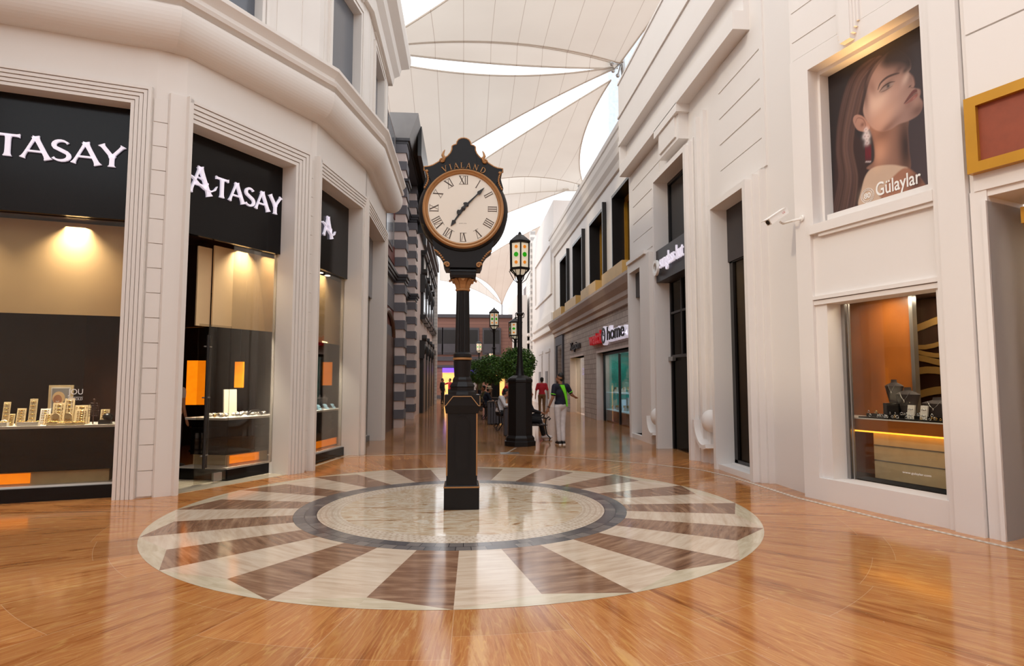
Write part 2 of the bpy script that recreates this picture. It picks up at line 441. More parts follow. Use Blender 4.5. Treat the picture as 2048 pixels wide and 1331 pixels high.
class Fr:   # facade frame: s along (to the viewer's right), d outward, z up
    def __init__(s, a, b):
        s.a = Vector((a[0], a[1])); t = Vector((b[0]-a[0], b[1]-a[1])); s.L = t.length; t.normalize(); s.t = t; s.n = Vector((t.y, -t.x))
    def P(s, u, d, z): return (s.a.x+s.t.x*u+s.n.x*d, s.a.y+s.t.y*u+s.n.y*d, z)
    def p2(s, u, d): q = s.P(u, d, 0); return (q[0], q[1])
    def box(s, mb, s0, s1, z0, z1, d0, d1, mi=0):
        P = s.P
        return mb.hexa([P(s0,d0,z0),P(s1,d0,z0),P(s1,d1,z0),P(s0,d1,z0),P(s0,d0,z1),P(s1,d0,z1),P(s1,d1,z1),P(s0,d1,z1)], mi)
    def put(s, mb, s0, d0, z0, k=1):     # local x->s, y->outward, z->z
        return mb.xf(lambda x, y, z: s.P(s0+x*k, d0+y*k, z0+z*k))
    def flute(s, mb, s0, s1, z0, z1, w, n=5, d0=0, dmax=.09, dstep=.012, sides=(1,1)):
        # nested rectangular strips round an opening s0..s1 up to z1
        sw = w/n
        for k in range(n):
            a0 = s0-sw*(k+1); a1 = s0-sw*k; b0 = s1+sw*k; b1 = s1+sw*(k+1); t0 = z1+sw*k; t1 = z1+sw*(k+1)
            g = sw*.17; dd = dmax-dstep*(n-1-k)
            if sides[0]: s.box(mb, a0+g, a1, z0, t0+g*0, d0, dd)
            if sides[1]: s.box(mb, b0, b1-g, z0, t0, d0, dd)
            L = a0 if sides[0] else s0; Rr = b1 if sides[1] else s1
            s.box(mb, L+g if sides[0] else L, Rr-g if sides[1] else Rr, t0, t1-g, d0, dd)
            # groove floor
            if sides[0]: s.box(mb, a0, a0+g, z0, t1, d0, dd-.02)
            if sides[1]: s.box(mb, b1-g, b1, z0, t1, d0, dd-.028)
            s.box(mb, L, Rr, t1-g, t1, d0, dd-.028)
def sweep(mb, path, prof, mi=0, smooth=False):
    """path: plan points; prof: (outward, z) points, closed loop; outward = right-hand of travel"""
    path = [Vector(p) for p in path]; m = len(path); offs = []
    for i in range(m):
        def nr(a, b): t = (b-a).normalized(); return Vector((t.y, -t.x))
        if i == 0: n = nr(path[0], path[1]); k = 1
        elif i == m-1: n = nr(path[-2], path[-1]); k = 1
        else:
            n1, n2 = nr(path[i-1], path[i]), nr(path[i], path[i+1]); n = (n1+n2).normalized(); k = 1/max(.3, n.dot(n1))
        offs.append(n*k)
    q = len(prof); vs_ = []
    for i in range(m):
        for d, z in prof: vs_.append((path[i].x+offs[i].x*d, path[i].y+offs[i].y*d, z))
    fs = []
    for i in range(m-1):
        for k in range(q):
            k2 = (k+1)%q; fs.append((i*q+k, (i+1)*q+k, (i+1)*q+k2, i*q+k2))
    fs.append(tuple(range(q))); fs.append(tuple(range((m-1)*q, m*q))[::-1])
    return mb.add(vs_, fs, mi, smooth)
def text_mb(body, size, depth=.02, align='LEFT', spacing=1.0, offset=0):
    cu = bpy.data.curves.new('txt', 'FONT'); cu.body = body; cu.size = size; cu.extrude = depth/2; cu.align_x = align
    cu.space_character = spacing; cu.resolution_u = 4; cu.offset = offset
    o = bpy.data.objects.new('txt', cu); COL.objects.link(o)
    bpy.context.view_layer.update()
    me = bpy.data.meshes.new_from_object(o.evaluated_get(bpy.context.evaluated_depsgraph_get()))
    mb = MB(); mb.v = [(v.co.x, -v.co.z, v.co.y) for v in me.vertices]   # x right, y = toward wall, z up
    mb.v = [(x, -y, z) for x, y, z in mb.v]
    mb.f = [tuple(p.vertices) for p in me.polygons]; mb.mi = [0]*len(mb.f); mb.sm = [False]*len(mb.f)
    bpy.data.objects.remove(o); bpy.data.curves.remove(cu); bpy.data.meshes.remove(me)
    return mb
def fit_text(mb, w, h):     # scale to width w, height h, lower-left at 0
    a = np.array(mb.v); lo = a.min(0); sz = a.max(0)-lo
    return mb.xf(lambda x, y, z: ((x-lo[0])*w/sz[0], y, (z-lo[2])*h/sz[2]))
def ribbon(mb, pts, ws, depth=.02, mi=0):
    """flat stroke in x,z with widths, extruded to y = depth"""
    n = len(pts); L = []; Rr = []
    for i in range(n):
        a = pts[max(i-1,0)]; b = pts[min(i+1,n-1)]; tx, tz = b[0]-a[0], b[1]-a[1]; l = math.hypot(tx, tz) or 1
        nx, nz = -tz/l, tx/l; wv = (ws[i] if isinstance(ws, (list,tuple)) else ws)/2
        L.append((pts[i][0]+nx*wv, pts[i][1]+nz*wv)); Rr.append((pts[i][0]-nx*wv, pts[i][1]-nz*wv))
    vs_ = [(x,depth,z) for x,z in L]+[(x,depth,z) for x,z in Rr]+[(x,0,z) for x,z in L]+[(x,0,z) for x,z in Rr]
    fs = []
    for i in range(n-1):
        fs += [(i, i+1, n+i+1, n+i), (i, 2*n+i, 2*n+i+1, i+1), (n+i+1, 3*n+i+1, 3*n+i, n+i)]
    fs += [(0, n, 3*n, 2*n), (n-1, 3*n-1, 4*n-1, 2*n-1)]
    return mb.add(vs_, fs, mi)
def flare(mb, p0, p1, w, fl=.9, depth=.02, mi=0, w2=None):
    n = 9; pts = []; ws = []
    w2 = w if w2 is None else w2
    for i in range(n):
        u = [0, .06, .15, .3, .5, .7, .85, .94, 1][i]
        pts.append((p0[0]+(p1[0]-p0[0])*u, p0[1]+(p1[1]-p0[1])*u)); ww = w+(w2-w)*u
        ws.append(ww*(1+fl*abs(2*u-1)**7))
    return ribbon(mb, pts, ws, depth, mi)
def arcpts(cx, cz, rx, rz, a0, a1, n=12):
    return [(cx+rx*math.cos(R(a0+(a1-a0)*i/(n-1))), cz+rz*math.sin(R(a0+(a1-a0)*i/(n-1)))) for i in range(n)]
def glyph(ch, depth=.02, thin=.5):
    """flared capital, unit height; returns MB and advance"""
    g = MB(); W = .15
    if ch == 'A':
        flare(g, (.05, 0), (.40, 1), W*thin, 1.3, depth); flare(g, (.40, 1), (.80, 0), W, .7, depth)
        ribbon(g, [(.17, .33), (.66, .33)], .075, depth); return g, .86
    if ch == 'T':
        flare(g, (.33, 0), (.33, .95), W, .7, depth); flare(g, (0, .94), (.66, .94), .09, .9, depth); return g, .70
    if ch == 'Y':
        flare(g, (.36, 0), (.36, .48), W, .7, depth); flare(g, (.36, .46), (.02, 1), W, .6, depth); flare(g, (.36, .46), (.70, 1), W*.7, 1.0, depth); return g, .74
    if ch == 'S':
        p = arcpts(.29, .75, .21, .20, 20, 200, 9)+arcpts(.29, .27, .24, .23, 60, -160, 11)
        p = arcpts(.30, .74, .22, .21, 30, 215, 10)+[(.29, .52)]+arcpts(.29, .26, .25, .22, 45, -150, 10)
        n = len(p); ws = [.05+.10*math.sin(PI*i/(n-1)) for i in range(n)]; ws[0] = ws[-1] = .10
        ribbon(g, p, ws, depth); return g, .62
    if ch == 'V':
        flare(g, (.05, 1), (.40, 0), W*.9, .4, depth); flare(g, (.40, 0), (.74, 1), W*.45, 1.2, depth)
        ribbon(g, [(-.06, .975), (.20, .975)], .05, depth); ribbon(g, [(.62, .975), (.86, .975)], .05, depth); return g, .84
    if ch == 'I':
        ribbon(g, [(.15, 0), (.15, 1)], W*.9, depth)
        for z in (.025, .975): ribbon(g, [(0, z), (.30, z)], .05, depth)
        return g, .36
    if ch == 'L':
        ribbon(g, [(.15, 0), (.15, 1)], W*.9, depth)
        ribbon(g, [(0, .975), (.30, .975)], .05, depth); ribbon(g, [(0, .03), (.60, .03)], .06, depth); ribbon(g, [(.585, 0), (.60, .26)], .05, depth); return g, .66
    if ch == 'N':
        ribbon(g, [(.12, 0), (.12, 1)], W*.45, depth); ribbon(g, [(.10, 1), (.72, 0)], W*.95, depth); ribbon(g, [(.72, 0), (.72, 1)], W*.45, depth)
        for x in (.10, .74): pass
        ribbon(g, [(0, .025), (.26, .025)], .05, depth); ribbon(g, [(.58, .975), (.86, .975)], .05, depth); ribbon(g, [(-.03, .975), (.16, .975)], .05, depth); return g, .88
    if ch == 'D':
        ribbon(g, [(.15, 0), (.15, 1)], W*.9, depth)
        p = [(.05, .97)]+arcpts(.30, .5, .44, .47, 88, -88, 16)+[(.05, .03)]
        n = len(p); ribbon(g, p, [.06+.09*math.sin(PI*i/(n-1))**2 for i in range(n)], depth)
        return g, .84
    if ch == 'a':   # serifed A of the clock
        ribbon(g, [(.06, 0), (.38, 1)], W*.42, depth); ribbon(g, [(.37, 1), (.72, 0)], W*.9, depth); ribbon(g, [(.17, .32), (.60, .32)], .05, depth)
        for x in (.06, .72): ribbon(g, [(x-.12, .025), (x+.12, .025)], .05, depth)
        return g, .80
    return g, .4
# ================================================================= FLOOR
struct(MB().box(-30, 30, -14, 110, -.2, 0), 'floor', 'floor')
def flat_poly(mb, pts, z, mi):
    A = sum(pts[i][0]*pts[(i+1)%len(pts)][1]-pts[(i+1)%len(pts)][0]*pts[i][1] for i in range(len(pts)))
    if A < 0: pts = pts[::-1]
    n = len(pts); return mb.add([(x,y,z) for x,y in pts], [tuple(range(n))], mi)
def pc(r, deg): return (CX+r*math.cos(R(deg)), CY+r*math.sin(R(deg)))
med = MB(); RO = 3.592; RI = 2.073; z0 = .0015
med.add([(*pc(1.52, i*5), z0) for i in range(72)], [tuple(range(72))], 0)
def ann(r0, r1, mi, n=144, z=z0):
    vs_ = [(*pc(r0, i*360/n), z) for i in range(n)]+[(*pc(r1, i*360/n), z) for i in range(n)]
    med.add(vs_, [(i, n+i, n+(i+1)%n, (i+1)%n) for i in range(n)], mi)
ann(1.52, 1.80, 1); ann(1.80, RI, 2)
T0 = -136.04; RN = .938*RO
for k in range(16):
    tk = T0+22.5*k               # corner on the circle, dark wedge lies clockwise of it
    a_in = tk-11.25
    flat_poly(med, [pc(RI, a_in), pc(RI, tk-5.6), pc(RI, tk), pc(RO, tk), pc(RN, a_in)], z0, 3)            # brown wedge
    nxt = tk+11.25
    flat_poly(med, [pc(RI, tk), pc(RI, tk+5.6), pc(RI, nxt), pc(RN, nxt), pc(RO, tk)], z0, 4)             # cream wedge
    arc = [pc(RO, tk+22.5*i/8) for i in range(9)]
    flat_poly(med, arc+[pc(RN, nxt)], z0, 5)
struct(med, 'floor_medallion', ['onyx', 'ring_mosaic', 'ring_dark', 'wbrown', 'wcream', 'wedge_edge'])
# mosaic line across the floor and along the shop fronts
def strip(mb, pts, w, z):
    for i in range(len(pts)-1):
        a, b = Vector(pts[i]), Vector(pts[i+1]); t = (b-a).normalized(); n = Vector((-t.y, t.x))*w/2
        q = [a-n, b-n, b+n, a+n]; mb.add([(p.x, p.y, z) for p in q], [(0,1,2,3)])
ml = MB(); line = [(-2.9,13.2),(-2.0,13.62),(-.75,13.8),(.8,13.65),(1.9,13.2),(2.78,12.55),(3.7,11.75),(4.30,11.0),(4.50,10.2),(4.55,9.4),(4.60,8.35),(4.90,7.0),(5.25,5.85),(5.6,4.8)]
sm = []
for i in range(len(line)-1):
    for u in (0, .33, .66): sm.append((line[i][0]+(line[i+1][0]-line[i][0])*u, line[i][1]+(line[i+1][1]-line[i][1])*u))
sm.append(line[-1]); strip(ml, sm, .075, .002)
strip(ml, [(.9,13.7),(1.25,14.9)], .05, .002); strip(ml, [(-4.35,9.2),(-3.1,11.25)], .10, .002); strip(ml, [(-2.9,11.6),(-2.5,13.75)], .07, .002)
struct(ml, 'floor_mosaic_line', 'mosaic')
struct(MB().box(.82, 1.24, 13.72, 13.98, .001, .004), 'floor_grate', 'steel')

# ================================================================= LEFT CORNER SHOP (white, faceted)
A = Fr((-5.956,8.566), (-4.47,9.018)); B = Fr((-4.13,9.19), (-2.85,11.33)); C3 = Fr((-2.77,11.45), (-2.26,13.98)); D = Fr((-2.26,13.98), (-2.247,17.5))
wl = MB()
ZH = 5.56     # heads of the openings
ZS = 6.55     # under the cornice
Th = .42
def facade(mb, F, s0, s1, ops, z0=0, z1=ZS, th=Th, zh=ZH, sill=0):
    """solid wall with openings (list of (a,b,zb,zt))"""
    cur = s0
    for a, b, zb, zt in ops:
        if a > cur: F.box(mb, cur, a, z0, z1, -th, 0)
        if zb > z0: F.box(mb, a, b, z0, zb, -th, 0)
        if zt < z1: F.box(mb, a, b, zt, z1, -th, 0)
        cur = b
    if cur < s1: F.box(mb, cur, s1, z0, z1, -th, 0)
facade(wl, A, -6.5, 1.55, [(-5.6,-3.1,0,ZH),(-2.4,1.24,0,ZH)])
facade(wl, B, 0, B.L, [(0,2.11,0,5.44)])
facade(wl, C3, 0, C3.L, [(0,2.29,0,5.44)])
facade(wl, D, 0, D.L, [(.10,3.0,0,5.44)])
# corner piers (fill between facets)
wl.prism([A.p2(1.24,0), A.p2(1.55,.02), (-4.30,9.09), (-4.13,9.19), B.p2(0,-Th), A.p2(1.6,-.42), A.p2(1.24,-Th)], 0, ZS)
wl.prism([B.p2(B.L,-.03), C3.p2(0,0), C3.p2(0,-Th), B.p2(B.L-.2,-Th)], 0, ZS)
wl.prism([C3.p2(C3.L,0), D.p2(.10,0), D.p2(.1,-Th), C3.p2(C3.L-.2,-Th)], 0, ZS)
# rusticated strip between windows: blocks with gaps
for z in np.arange(0.02, 5.5, .355):
    wl.prism([A.p2(1.53,.035), (-4.325,9.045), (-4.30,9.13), A.p2(1.53,0)], z, z+.344)
for z in np.arange(0.02, 5.5, .355):
    wl.prism([B.p2(B.L-.06,.03), (-2.80,11.42), (-2.86,11.47), B.p2(B.L-.06,0)], z, z+.344)
# flat jamb pilasters facing the square
def slab(p, q, d, z0, z1, back=.12):
    p, q = Vector(p), Vector(q); t = (q-p).normalized(); n = Vector((t.y, -t.x))
    return [tuple(p+n*d), tuple(q+n*d), tuple(q-n*back), tuple(p-n*back)]
A.flute(wl, -2.4, 1.24, 0, ZH, .27, 5, 0, .10)
wl.prism([(-4.32,9.06), (-4.285,9.04), (-4.105,9.16), (-4.13,9.21), (-4.3,9.2)], 0, 5.80)
B.flute(wl, .0, 2.11, 0, 5.44, .34, 5, 0, .10, sides=(0,1))
B.box(wl, -.02, .05, 0, 5.80, -.1, .10)
C3.flute(wl, .0, 2.29, 0, 5.44, .30, 5, 0, .10, sides=(0,1)); C3.box(wl, -.03, .05, 0, 5.78, -.1, .10)
D.flute(wl, .10, 3.0, 0, 5.44, .30, 5, 0, .10); 
for F, a, b in ((A,-2.4,1.24),): pass
# upper storey
UO = dict(zb=7.62, zt=9.75)
ZU = 10.6
facade(wl, A, -6.5, 1.55, [(-1.0,.75,6.95+.4,9.6)], ZS, ZU)
facade(wl, B, -.2, B.L, [(-.6+.0+.8,1.28,7.62,9.8)], ZS, ZU)
facade(wl, C3, 0, C3.L, [(.52,2.02,7.66,9.8)], ZS, ZU)
facade(wl, D, 0, D.L, [(.9,2.5,7.8,9.8)], ZS, ZU)
wl.prism([A.p2(1.2,0), A.p2(1.62,.0), B.p2(-.1,0), B.p2(0,-Th), A.p2(1.2,-Th)], ZS, ZU)
wl.prism([B.p2(B.L-.02,0), C3.p2(0,0), C3.p2(0,-Th), B.p2(B.L-.2,-Th)], ZS, ZU)
D.box(wl, D.L-.05, D.L, 0, ZU, -3.5, 0)     # end wall
for F, a, b, zb, zt in ((B,.2,1.28,7.62,9.8),(C3,.52,2.02,7.66,9.8),(D,.9,2.5,7.8,9.8),(A,-1,.75,7.35,9.6)):
    F.flute(wl, a, b, zb, zt, .16, 2, 0, .06, .02)
    F.box(wl, a-.22, b+.22, zb-.16, zb, 0, .10)
    F.box(wl, a-.12, b+.12, zt+.35, zt+.75, 0, .05)
for F, s in ((B,1.62),(B,2.2),(C3,.2),(C3,2.3),(D,.3)): F.box(wl, s, s+.03, 7.2, 10.4, 0, .012)
struct(wl, 'wall_left', 'paint')
wpath = [A.p2(-6.5,0), A.p2(1.6,0), B.p2(0,0)]
wpath = [A.p2(-6.5,0), (-4.30,9.07), (-2.81,11.39), (-2.26,13.98), (-2.247,17.5), (-6.5,17.55)]
cor = [(0,6.42),(.06,6.42)]+[(.10+.32*math.sin(R(a)), 6.86-.44*math.cos(R(a))) for a in range(0,101,7)]+[(.34,6.945),(.34,6.98),(.44,7.02),(.46,7.08),(.40,7.11),(.41,7.18),(.50,7.30),(.50,7.36),(0,7.40)]
struct(sweep(MB(), wpath, cor), 'trim_left_cornice', 'paint')
eav = [(0,10.2),(.12,10.2),(.16,10.45),(.30,10.6),(.34,10.8),(.55,10.95),(.60,11.15),(.60,11.25),(0,11.3)]
struct(sweep(MB(), wpath, eav), 'trim_left_eaves', 'paint')
# shop interior behind the left facets
inn = MB()
pin = [(-10.2,7.6),(-9.9,10.6),(-7.6,13.5),(-6.6,17.0),(-2.95,17.05)]
for i in range(len(pin)-1):
    a, b = Vector(pin[i]), Vector(pin[i+1]); t = (b-a).normalized(); n = Vector((-t.y, t.x))*.1
    inn.prism([tuple(a), tuple(b), tuple(b+n), tuple(a+n)], 0, 3.95)
struct(inn, 'wall_shop_back', 'darkwood')
ci = MB(); ci.prism([A.p2(-4.5,-.40), A.p2(1.5,-.42), B.p2(.1,-.40), B.p2(B.L,-.40), C3.p2(C3.L,-.40), (-2.66,17.1), (-6.7,17.1), (-7.7,13.6), (-10,10.7)], 3.93, 4.0)
struct(ci, 'ceiling_shop', 'darkwood')

# windows of the left shop
wn = [0]
def shopwindow(F, a, b, zb, zt, rec, m='glass', frame=None, mull=(), name=None, fm='darkframe', fw=.04):
    wn[0] += 1
    r = sempty('window_%d' % wn[0])
    if frame:
        f = MB(); 
        F.box(f, a, a+fw, zb, zt, -rec-.03, -rec+.03); F.box(f, b-fw, b, zb, zt, -rec-.03, -rec+.03)
        F.box(f, a, b, zt-fw, zt, -rec-.03, -rec+.03); F.box(f, a, b, zb, zb+fw, -rec-.03, -rec+.03)
        for s in mull: F.box(f, s-fw/2, s+fw/2, zb, zt, -rec-.03, -rec+.03)
        f.build('window_frame', fm, r)
    g = MB(); F.box(g, a, b, zb, zt, -rec-.006, -rec+.006); g.build('pane', m, r)
    return r
shopwindow(A, -2.4, 1.24, .20, 3.90, .27, mull=())
shopwindow(B, 1.20, 2.11, .20, 3.86, .35)
shopwindow(C3, .0, 2.29, .20, 3.85, .35)
shopwindow(D, .10, 3.0, .16, 3.85, .35)
for F, a, b, zb, zt in ((A,-1,.75,7.35,9.6),(B,.2,1.28,7.62,9.8),(C3,.52,2.02,7.66,9.8),(D,.9,2.5,7.8,9.8)):
    shopwindow(F, a, b, zb, zt, .16, 'rollblind')
# thin side strip of light wood at window ends
st = MB(); A.box(st, 1.19, 1.24, .2, 3.9, -.40, -.29); struct(st, 'trim_1', 'beige')

# black sign fascias + lettering
def sign(F, a, b, zb, zt, rec, label, panelmat='blackpanel'):
    r = thing('shop_sign', label, 'shop sign', F.P((a+b)/2, -rec, zb))
    p = MB(); F.box(p, a, b, zb, zt, -rec-.03, -rec+.05); p.build('sign_panel', panelmat, r)
    return r
def atasay(F, s, d, z, h, parent, kx, big=1.32, first_only=False):
    items = [('A', big)] if first_only else [('A', big)]+[(c, 1) for c in 'TASAY']
    x = s; k2 = kx if first_only else (kx[1]-kx[0])/(h*sum(glyph(c)[1] for c in 'TASAY'))
    kf = kx if first_only else kx[2]; kxx = kf
    for i, (c, k) in enumerate(items):
        g, adv = glyph(c, .035)
        if i == 0:   # swash through the first A
            ribbon(g, [(-.22,.52),(-.10,.60),(.10,.55),(.35,.36),(.60,.22),(.85,.20),(1.0,.30),(1.08,.46)], [.015,.05,.055,.05,.05,.05,.05,.012], .045)
            ribbon(g, [(.30,.60),(.50,.56),(.70,.44),(.68,.30),(.55,.22)], [.015,.045,.05,.045,.015], .045)
        hh = h*k; zz = z-(h*k-h)*.42 if i == 0 else z
        F.put(g.xf(lambda X, Y, Z: (X*hh*kxx, Y, Z*hh)), x, d, zz)
        g.build('letter', 'letter', parent)
        gb = MB(); gb.v = list(g.v); gb.f = list(g.f); gb.mi = list(g.mi); gb.sm = list(g.sm)
        if not first_only:
            x = kx[0] if i == 0 else x+adv*hh*k2
            kxx = k2
r = sign(A, -2.4, 1.24, 3.92, ZH, .25, 'black fascia with lit white jeweller lettering above the gold jewellery window')
atasay(A, -.86, -.19, 4.665, .31, r, (-.35, 1.15, 1.15))
r = sign(B, 0, 2.11, 3.86, 5.46, .33, 'black fascia with lit white lettering above the glass shop door')
atasay(B, .27, -.27, 4.55, .32, r, (.73, 2.07, 1.05))
r = sign(C3, 0, 2.29, 3.85, 5.46, .33, 'narrow black fascia with a single lit white letter A')
atasay(C3, .93, -.27, 4.56, .36, r, 1.25, big=1.15, first_only=True)
r = sign(D, .10, 3.0, 3.85, 5.46, .33, 'plain grey fascia above the last white shop window of the corner shop', 'rollblind')

# plinths under the windows
def plinth(F, a, b, rec, label, z=.18):
    t = thing('window_plinth', label, 'plinth', F.P((a+b)/2, -rec, 0))
    m = MB(); F.box(m, a, b, 0, z, -rec-.55, -rec+.06); m.build('base', 'blackpanel', t)
    m = MB(); F.box(m, a, b, z, z+.025, -rec-.55, -rec+.0); m.build('ledge', 'shelfwhite', t)
plinth(A, -2.4, 1.24, .25, 'long black plinth below the gold jewellery window')
plinth(C3, 0, 2.29, .34, 'black plinth below the window under the single letter A')
plinth(D, .1, 3.0, .34, 'low plinth below the last corner shop window', .14)
t = thing('window_plinth', 'black plinth with pale top beside the open glass door', 'plinth', B.P(1.6,-.4,0))
m = MB(); m.prism([B.p2(1.20,-.33), B.p2(2.3,-.425), B.p2(2.75,-.5), B.p2(2.9,-1.6), B.p2(.95,-1.25)], 0, .18); m.build('base', 'blackpanel', t)
m = MB(); m.prism([B.p2(1.21,-.36), B.p2(2.3,-.43), B.p2(2.75,-.5), B.p2(2.9,-1.6), B.p2(.97,-1.24)], .18, .205); m.build('ledge', 'shelfwhite', t)

# counters
def counter(F, a, b, d0, d1, label, glow=True, z=1.0, gl=(.15,.85)):
    t = thing('display_counter', label, 'display counter', F.P((a+b)/2, (d0+d1)/2, .205))
    m = MB(); F.box(m, a-.05, b+.05, z-.035, z, d0-.05, d1+.05); m.build('counter_top', 'shelfwhite', t)
    m = MB(); F.box(m, a, b, .38, z-.035, d0, d1)
    for zz in (.40, .56, .74, .90): F.box(m, a-.025, b+.025, zz, zz+.045, d0-.025, d1+.03)
    m.build('body', 'blackpanel', t)
    m = MB(); F.box(m, a+.05, b-.05, .206, .38, d0+.1, d1-.06); m.build('foot', 'cream', t)
    if glow:
        w = b-a; m = MB(); F.box(m, a+w*gl[0], a+w*gl[1], .225, .36, d0+.1, d1-.05); m.build('light_panel', 'amber', t)
    return t
counter(A, -2.3, 1.16, -.95, -.33, 'long dark display counter with amber light behind gold jewellery', gl=(.3,.72))
t = thing('display_counter', 'dark ribbed corner counter with white top beside the open glass door', 'display counter', B.P(1.5,-.8,.205))
poly = lambda e: [B.p2(1.36-e,-.60+e), B.p2(2.35+e,-.60+e), B.p2(2.45+e,-1.45), B.p2(1.20-e,-1.25)]
MB().prism(poly(.12), .965, 1.0).build('counter_top', 'shelfwhite', t)
m = MB().prism(poly(.0), .38, .965)
for zz in (.42,.60,.80): m.prism(poly(.03), zz, zz+.035)
m.build('body', 'blackpanel', t); MB().prism(poly(-.06), .206, .38).build('foot', 'cream', t)
m = MB(); B.box(m, 1.50, 2.1, .225, .355, -.70, -.64); m.build('light_panel', 'amber', t)
counter(C3, .5, 2.75, -1.0, -.50, 'dark display counter with pale blue trays under the single letter A', gl=(.2,.9))

# blinds / lit panels
def blind(F, a, b, zb, zt, d, label, m='beige', curve=0):
    mb = MB(); n = 10
    for i in range(n):
        s0 = a+(b-a)*i/n; s1 = a+(b-a)*(i+1)/n
        c0 = curve*math.sin(PI*i/n); c1 = curve*math.sin(PI*(i+1)/n)
        P = F.P; mb.hexa([P(s0,d+c0,zb),P(s1,d+c1,zb),P(s1,d+c1+.03,zb),P(s0,d+c0+.03,zb),P(s0,d+c0,zt),P(s1,d+c1,zt),P(s1,d+c1+.03,zt),P(s0,d+c0+.03,zt)])
    return single(mb, 'backdrop_panel', m, label, 'backdrop panel')
blind(A, -2.3, 1.19, 2.56, 3.9, -.62, 'wide beige panel behind the upper half of the gold jewellery window')
blind(B, 1.05, 2.85, 2.50, 3.85, -.66, 'beige panel behind the glass over the corner counter')
blind(B, .80, 1.05, 2.50, 3.80, -.72, 'beige return panel beside the dark doorway')
blind(C3, .05, 2.9, 2.42, 3.84, -.62, 'beige panel behind the window under the single letter A')
blind(D, .15, 2.95, .3, 3.84, -.5, 'pale closed blind in the last corner shop window', 'taupe')
def spots(F, ss, d, z, lab, grp):
    for i, s in enumerate(ss):
        p = F.P(s, d, z); mb = MB(); label = lab[i]; mb.lathe([(0,.0),(.055,.0),(.05,.012),(0,.012)], 16, p)
        o = mb.build('downlight', 'lightwhite', loc=p); tag(o, label, 'downlight', grp)
spots(C3, (.35,.7,1.05,1.4,1.75), -.50, 3.84, ['round downlight under the single letter A, the one closest to the glass door','second round downlight from the glass door, under the single letter A','middle round downlight of the row under the single letter A','fourth round downlight of the row under the single letter A','round downlight at the far end of the row under the single letter A'], 'downlights under the single letter A')
p = B.P(.42,-.9,3.9); tag(MB().lathe([(0,0),(.07,0),(.06,.02),(0,.02)], 16, p).build('downlight', 'lightwhite', loc=p), 'square bright downlight over the dark doorway', 'downlight')
# dark doorway lining
dl = MB(); B.box(dl, 1.0, 1.06, 2.5, 3.9, -2.2, -.80); B.box(dl, -.02, .02, 0, 3.9, -2.2, -.42); struct(dl, 'door_1_lining', 'darkwood')
# open glass door
t = sempty('door_1')
m = MB(); m.prism([B.p2(.62,-.30), B.p2(.632,-.30), B.p2(1.212,-.29), B.p2(1.20,-.29-.02)], .03, 2.5)
m = MB(); B.box(m, .62, 1.20, .03, 2.50, -.36, -.345); m.build('pane', 'glass', t)
m = MB()
for s in (.74,): 
    m.tube([B.P(s,-.30,.25), B.P(s,-.30,2.33)], .022, 10)
m.build('door_handle', 'darkframe', t)
m = MB(); m.tube([B.P(.86,-.42,.25), B.P(.86,-.42,2.33)], .03, 10); m.build('door_handle', 'darkframe', t)
m = MB()
for z in (.45,1.35,2.15): m.tube([B.P(.70,-.33,z), B.P(.88,-.40,z)], .012, 8)
m.build('handle_clamp', 'steel', t)
m = MB(); B.box(m, .95, 1.10, .03, .16, -.375, -.33); m.build('door_lock', 'steel', t)
m = MB(); B.box(m, .0, .60, .02, 2.5, -1.02, -1.005); m.build('pane', 'glass', t)
sh = MB(); sh.prism([(-4.5,9.3),(-4.13,9.2),(-2.9,11.2),(-3.5,11.8),(-6.3,12.5),(-6,9.3)], 0, .004); struct(sh, 'floor_shop', 'wedge_edge')
# orange pendant panel lamps
def pend(p, w, h, label):
    t = thing('panel_lamp', label, 'lamp', p)
    local(t); MB().box(-w/2, w/2, -.04, .04, 0, h).build('shade', 'amber', t); MB().box(-.01,.01,-.01,.01,h,3.93-p[2]).build('cord','darkframe',t)
pend(B.P(1.94,-1.02,1.49), .14, .46, 'orange panel lamp hanging over the corner counter')
pend(B.P(2.20,-2.5,1.15), .36, .85, 'orange panel lamp seen through the glass door')
pend(C3.P(3.35,-1.15,1.5), .20, .55, 'orange panel lamp behind the window under the single letter A')
pend(A.P(-1.12,-2.2,1.1), .22, .9, 'orange panel lamp in the dark behind the gold jewellery window')
def arealamp(name, p, size, e, col=(1,.85,.62), rot=(0,0,0), spread=180):
    l = bpy.data.lights.new(name, 'AREA'); l.energy = e; l.size = size; l.color = col; l.spread = R(spread)
    o = bpy.data.objects.new(name, l); COL.objects.link(o); o.location = p; o.rotation_euler = rot
for i, (F, s, d, e) in enumerate(((A,-.9,-.45,16),(A,.5,-.45,16),(B,1.6,-.50,10),(B,2.2,-.52,5),(C3,.8,-.48,8),(C3,1.7,-.48,8))):
    arealamp('window_spot_light', F.P(s, d-.02, 3.84), .3, e*1.3, spread=120)
for F, s in ((A,-.3),(A,.7),(B,1.7),(B,2.2),(C3,1.2),(C3,2.0)):
    arealamp('counter_light', F.P(s-.12, -.60, 2.45), .25, 17, (1,.93,.8), spread=85)
